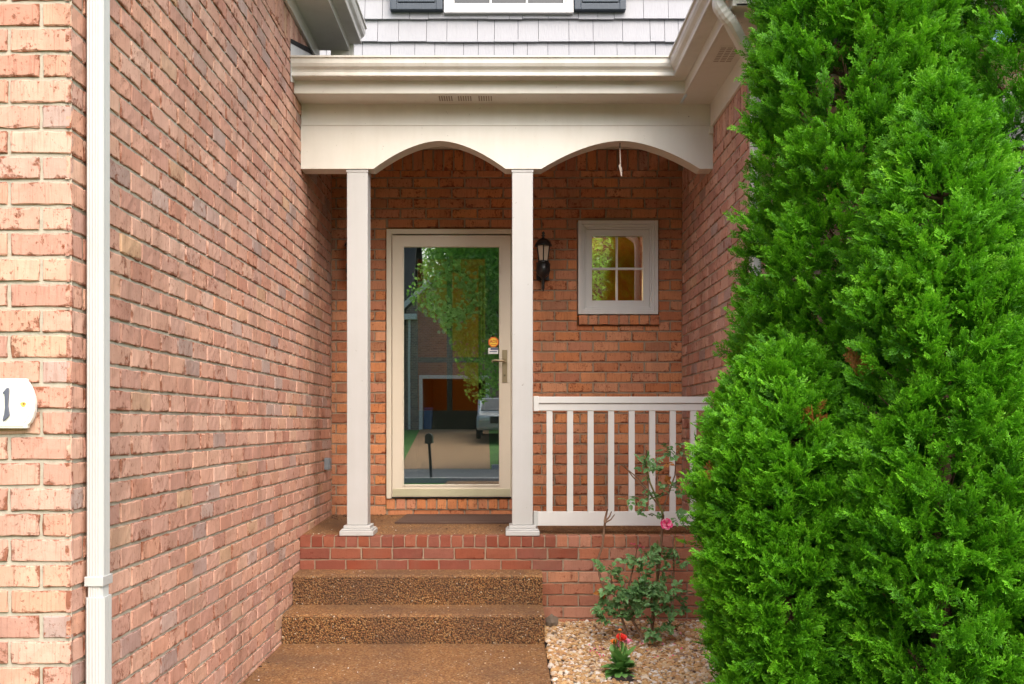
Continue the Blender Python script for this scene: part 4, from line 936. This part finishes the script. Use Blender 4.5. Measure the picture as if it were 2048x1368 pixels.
# red flower plant
zp=P(1240,1352,5.27); zin=thing('flower_plant','low green plant with red and orange blooms in the gravel','flower',(zp.x,zp.y,0)); lo_=zin.location.copy(); r2=random.Random(5)
mb=MB()
for k in range(74):
    a=r2.uniform(0,6.28); el=r2.uniform(.0,1.15); d=Vector((math.cos(a)*math.cos(el),math.sin(a)*math.cos(el),math.sin(el))); l=r2.uniform(.06,.12); s0=Vector((0,0,r2.uniform(.02,.075)*(el/1.2+.15)))+d*.015; rn=r2.random(); tp=r2.uniform(.4,1)
    n=(Vector((0,0,1))-d*d.z+rv(r2)*.2).normalized(); s_=d.cross(n).normalized(); dr=-.35+.3*(el>.8); m_=[]; 
    pts=[s0+d*l*t+Vector((0,0,dr*l*t*t)) for t in (0,.25,.55,.82,1)]; wd=[.005,.017,.023,.019,.004]
    v=[];
    for p,w_ in zip(pts,wd): v+=[p+s_*w_+n*w_*.25,p,p-s_*w_+n*w_*.25]
    f=[]
    for i in range(4): f+=[(3*i,3*i+3,3*i+4,3*i+1),(3*i+1,3*i+4,3*i+5,3*i+2)]
    mb.add(v,f,0,[(rn,tp*(i//3)/4) for i in range(15)],True)
for k in range(7):
    a=r2.uniform(0,6.28); mb.tube([(0,0,.02),(math.cos(a)*.03,math.sin(a)*.02,.12),(math.cos(a)*.035,math.sin(a)*.03,.19)],.0025,5)
kid(mb,'foliage',M['zin_leaf'],zin)
for px,py,m_,s_ in ((1243,1276,'redpetal',.031),(1228,1284,'orange',.019),(1238,1290,'palepink',.026),(1254,1283,'palepink',.020),(1240,1260,'orange',.010)):
    mb=MB(); c=P(px,py,5.32)-lo_; bloom(mb,c,s_,[(1,.95,9),(.75,.75,8),(.5,.45,6)],r2,None,Vector((0,-.6,1))); kid(mb,'bloom',[M[m_],M[m_]],zin)
    mb=MB(); mb.tube([(0,0,.1),tuple(c*.8+Vector((0,0,.02))),tuple(c)],.0022,5); kid(mb,'stalk',M['cane_green'],zin)
mb=MB(); mb.lathe([(0,.014),(.05,.012),(.085,.0),(.095,-.02)],(zp.x,zp.y-.04,bedz(zp.x,5.2)+.012),14); tag(mb.build('potting_soil',M['soil']),'dark patch of potting soil under the red flower plant','soil')
# fallen petals, many and uncountable
mb=MB(); r3=random.Random(9)
for cx,cy,n,sp in ((1195,1305,16,16),(1262,1290,5,14),(1345,1300,9,26),(1360,1272,7,16),(1280,1288,3,8),(1320,1310,5,20)):
    for k in range(n):
        py=cy+r3.gauss(0,sp*.45); px=cx+r3.gauss(0,sp); Y=(EYE-.02)*F/(py-CY); c=P(px,py,Y)+Vector((0,0,.012)); d=rv(r3); d.z*=.3; d.normalize(); leaf(mb,c,d,(Vector((0,-.3,1))+rv(r3)*.4).normalized(),r3.uniform(.010,.02),.012,.5,0 if r3.random()<.6 else 1)
tag(mb.build('fallen_petals',[M['pink'],M['palepink']]),'pink rose petals fallen on the gravel','petals',kind='stuff')
# wreath on the front door
wc=P(903,588,YI-.045); wre=thing('wreath','round wreath of pale green eucalyptus leaves behind the storm glass','wreath',tuple(wc)); r4=random.Random(21)
mb=MB(); k=YI/F
for i in range(430):
    a=r4.uniform(0,6.28); rad=(44+r4.gauss(0,12))*k; c=Vector((math.cos(a)*rad,r4.uniform(-.028,.02),math.sin(a)*rad*1.08)); d=(Vector((math.cos(a+1.1),0,math.sin(a+1.1)))+rv(r4)*.8).normalized(); n=(Vector((0,-1,.3))+rv(r4)*.6).normalized()
    leaf(mb,c,d,n,r4.uniform(.03,.05),r4.uniform(.03,.045),r4.random(),0,r4.uniform(.2,1))
kid(mb,'leaves',M['wreath_leaf'],wre)
mb=MB(); q=[(math.cos(t)*44*k,0.005,math.sin(t)*47*k) for t in np.linspace(0,2*math.pi,25)]; mb.tube(q,.012,6,cap=False); mb.box(-.012,.012,-.004,.0,46*k,(588-505)*k); kid(mb,'ring',M['bark'],wre)

# ------------------------------------------------------------------ across the street (mirrored in the glass)
HY=-29.7; HB=ground_z(-30)
def RP(px,py,Y):
    D=2*(YD+.012)-Y; return Vector(((px-CX)*D/F,Y,EYE+(CY-py)*D/F))
far=thing('far_house','grey brown brick house with open garage across the street, mirrored in the door glass','house',(-2.4,HY,HB))
def fk(mb,name,mats,bevel=0):
    o=mb.build(name,mats,None,bevel); o.parent=far; o.matrix_parent_inverse=Matrix.Translation((-2.4,HY,HB)).inverted(); return o
gl,gr_=RP(845,800,HY).x,RP(971,800,HY).x; gt=RP(900,757,HY).z; xl,xr=RP(812,0,HY).x,RP(1010,0,HY).x; ez=RP(0,620,HY).z; pz=ez+(xr-xl)/2*.9; xm=(xl+xr)/2
mb=MB()
for q in sub_rects([(xl,xr,HB-.3,ez)],[(gl,gr_,HB-.3,gt)]): mb.box(q[0],q[1],HY-.3,HY,q[2],q[3])
mb.prism([(xl,ez),(xr,ez),(xm,pz)],'y',HY-.3,HY); mb.box(-14,xl,HY-9,HY-2.5,HB-.3,ez-.4); mb.box(xr,12,HY-9,HY-2.5,HB-.3,ez-.4); mb.box(xl,xl+.3,HY-9,HY-.3,HB-.3,ez); mb.box(xr-.3,xr,HY-9,HY-.3,HB-.3,ez); fk(mb,'wall',M['far_brick'])
mb=MB(); mb.prism([(xl-.5,ez-.35),(xl-.5,ez-.2),(xm,pz+.35),(xr+.5,ez-.2),(xr+.5,ez-.35),(xm,pz+.18)],'y',HY-9,HY+.28)
mb.prism([(HY-2.1,ez-.5),(HY-2.1,ez-.35),(HY-7,ez+6.5),(HY-12,ez-.35),(HY-12,ez-.5),(HY-7,ez+6.3)],'x',-14.5,xl); mb.prism([(HY-2.1,ez-.5),(HY-2.1,ez-.35),(HY-7,ez+6.5),(HY-12,ez-.35),(HY-12,ez-.5),(HY-7,ez+6.3)],'x',xr,12.5); fk(mb,'roof',M['roof'])
mb=MB()
for s_ in (1,-1):
    a=(xl-.55 if s_>0 else xr+.55,ez-.42); b=(xm,pz+.14); mb.prism([a,(a[0],a[1]+.30),(b[0],b[1]+.30),b] if s_>0 else [a,b,(b[0],b[1]+.30),(a[0],a[1]+.30)],'y',HY+.28,HY+.33)
mb.box(xl-.5,xl+.5,HY,HY+.3,ez-.45,ez-.2); mb.box(xr-.5,xr+.5,HY,HY+.3,ez-.45,ez-.2); fk(mb,'gable_trim',M['white'])
mb=MB(); mb.box(gl-.16,gl,HY,HY+.05,HB,gt+.16); mb.box(gr_,gr_+.16,HY,HY+.05,HB,gt+.16); mb.box(gl,gr_,HY,HY+.05,gt,gt+.16); fk(mb,'garage_frame',M['white'])
mb=MB(); mb.box(gl,gr_,HY-6,HY-5.9,HB,gt+.2); mb.box(gl-.1,gl,HY-6,HY-.3,HB,gt+.2); mb.box(gr_,gr_+.1,HY-6,HY-.3,HB,gt+.2); mb.box(gl-.1,gr_+.1,HY-6,HY-.3,gt+.2,gt+.3); fk(mb,'garage_interior',M['stone'])
mb=MB(); fluted(mb,xl+.1,xl+.2,HY+.01,HY+.09,HB,ez-.4); fk(mb,'downspout',M['white'])
bp=RP(852,855,HY-.8); bn=thing('recycling_bin','blue wheeled bin just inside the open garage across the street','bin',(bp.x,HY-.8,HB)); mb=MB(); mb.prism([(-.26,0),(.26,0),(.31,.95),(-.31,.95)],'y',-.3,.3); kid(mb,'body',M['blue_bin'],bn,.03); mb=MB(); mb.box(-.34,.34,-.34,.36,.955,1.02); kid(mb,'lid',M['blue_bin'],bn,.02)
# parked car facing the street
cy=-25.5; cp=RP(1000,865,cy); cz=ground_z(cy)
car=thing('parked_car','silver parked car facing the street, mirrored at the edge of the door glass','car',(cp.x,cy,cz))
prof=[(2.3,.35),(2.3,.75),(2.2,.95),(1.15,1.10),(.45,1.68),(-1.6,1.74),(-2.2,1.2),(-2.3,.9),(-2.3,.35)]
mb=MB(); mb.prism(prof,'x',-.92,.92); kid(mb,'body',M['car_paint'],car,.10)
mb=MB(); mb.add([(-.78,1.12,1.16),(.78,1.12,1.16),(.68,.52,1.655),(-.68,.52,1.655)],[(0,1,2,3)]); kid(mb,'windscreen',M['car_glass'],car)
for s_ in (-1,1):
    mb=MB(); mb.box(s_*.62-.2,s_*.62+.2,2.2,2.315,.72,.88); kid(mb,'headlight',M['lamp'],car,.03)
    for yy in (1.45,-1.45):
        mb=MB(); mb.tube([(s_*.76,yy,.34),(s_*.94,yy,.34)],.34,20); kid(mb,'wheel',M['tyre'],car)
mb=MB(); mb.box(-.38,.38,2.25,2.32,.62,.9); kid(mb,'grille',M['black'],car,.02)
# mailbox
mp=RP(864,957,-8.4+.3); mbx=thing('mailbox','black mailbox on a post by the street, mirrored in the door glass','mailbox',(mp.x,-8.1,-.05))
mb=MB(); mb.tube([(0,0,-.2),(-.07,0,.95)],.035,8); kid(mb,'post',M['black'],mbx)
mb=MB(); mb.prism([(-.16,.93),(.02,.93),(.02,1.09)]+[(-.07+.09*math.cos(t),1.09+.09*math.sin(t)) for t in np.linspace(0,math.pi,9)[1:-1]]+[(-.16,1.09)],'y',-.25,.22); kid(mb,'box',M['black'],mbx,.01)
# street tree
def leafy_tree(label,x,y,h,rad,seed,n):
    r_=np.random.default_rng(seed); z0=ground_z(y); t=thing('street_tree',label,'tree',(x,y,z0),'trees along the street')
    mb=MB(); mb.tube([(0,0,-.2),(.05,0,h*.35),(0,.1,h*.7)],[.16,.11,.05],8)
    for k in range(9):
        a=k*2.4; mb.tube([(0,0,h*(.3+.04*k)),(math.cos(a)*rad*.4,math.sin(a)*rad*.4,h*(.45+.045*k)),(math.cos(a)*rad*.75,math.sin(a)*rad*.75,h*(.5+.05*k))],[.05,.035,.015],5)
    kid(mb,'trunk',M['bark'],t)
    d=r_.normal(0,1,(n,3)); d/=np.linalg.norm(d,axis=1)[:,None]; lump=np.array([1+.35*noise.noise((p[0]*2+seed,p[1]*2,p[2]*2)) for p in d]); rr=r_.random(n)**.45*lump
    c=d*rr[:,None]*np.array((rad,rad,h*.36))+np.array((0,0,h*.62)); a=r_.normal(0,1,(n,3)); a/=np.linalg.norm(a,axis=1)[:,None]; b=r_.normal(0,1,(n,3)); b-=a*np.sum(a*b,1)[:,None]; b/=np.linalg.norm(b,axis=1)[:,None]; s=r_.uniform(.05,.10,n)[:,None]
    V=np.stack((c-a*s,c+b*s*.6,c+a*s,c-b*s*.6),1).reshape(-1,3); U=np.repeat(np.stack((r_.random(n),r_.random(n)),1),4,0); k=fast_mesh('crown',V,np.arange(len(V)).reshape(-1,4),U,M['tree_leaf']); k.parent=t
leafy_tree('leafy green tree at the far kerb, mirrored high in the door glass',-.1,-16.6,10.2,2.9,3,34000)
leafy_tree('leafy green tree beyond the parked car across the street',4.5,-20,9,2.6,5,7000)
leafy_tree('broad leafy tree on the lawn across the street left of the driveway',-9.5,-19,9,2.8,6,7000)

leafy_tree('tall leafy tree rising behind the house across the street',-5.5,-44,17,5.5,8,22000)
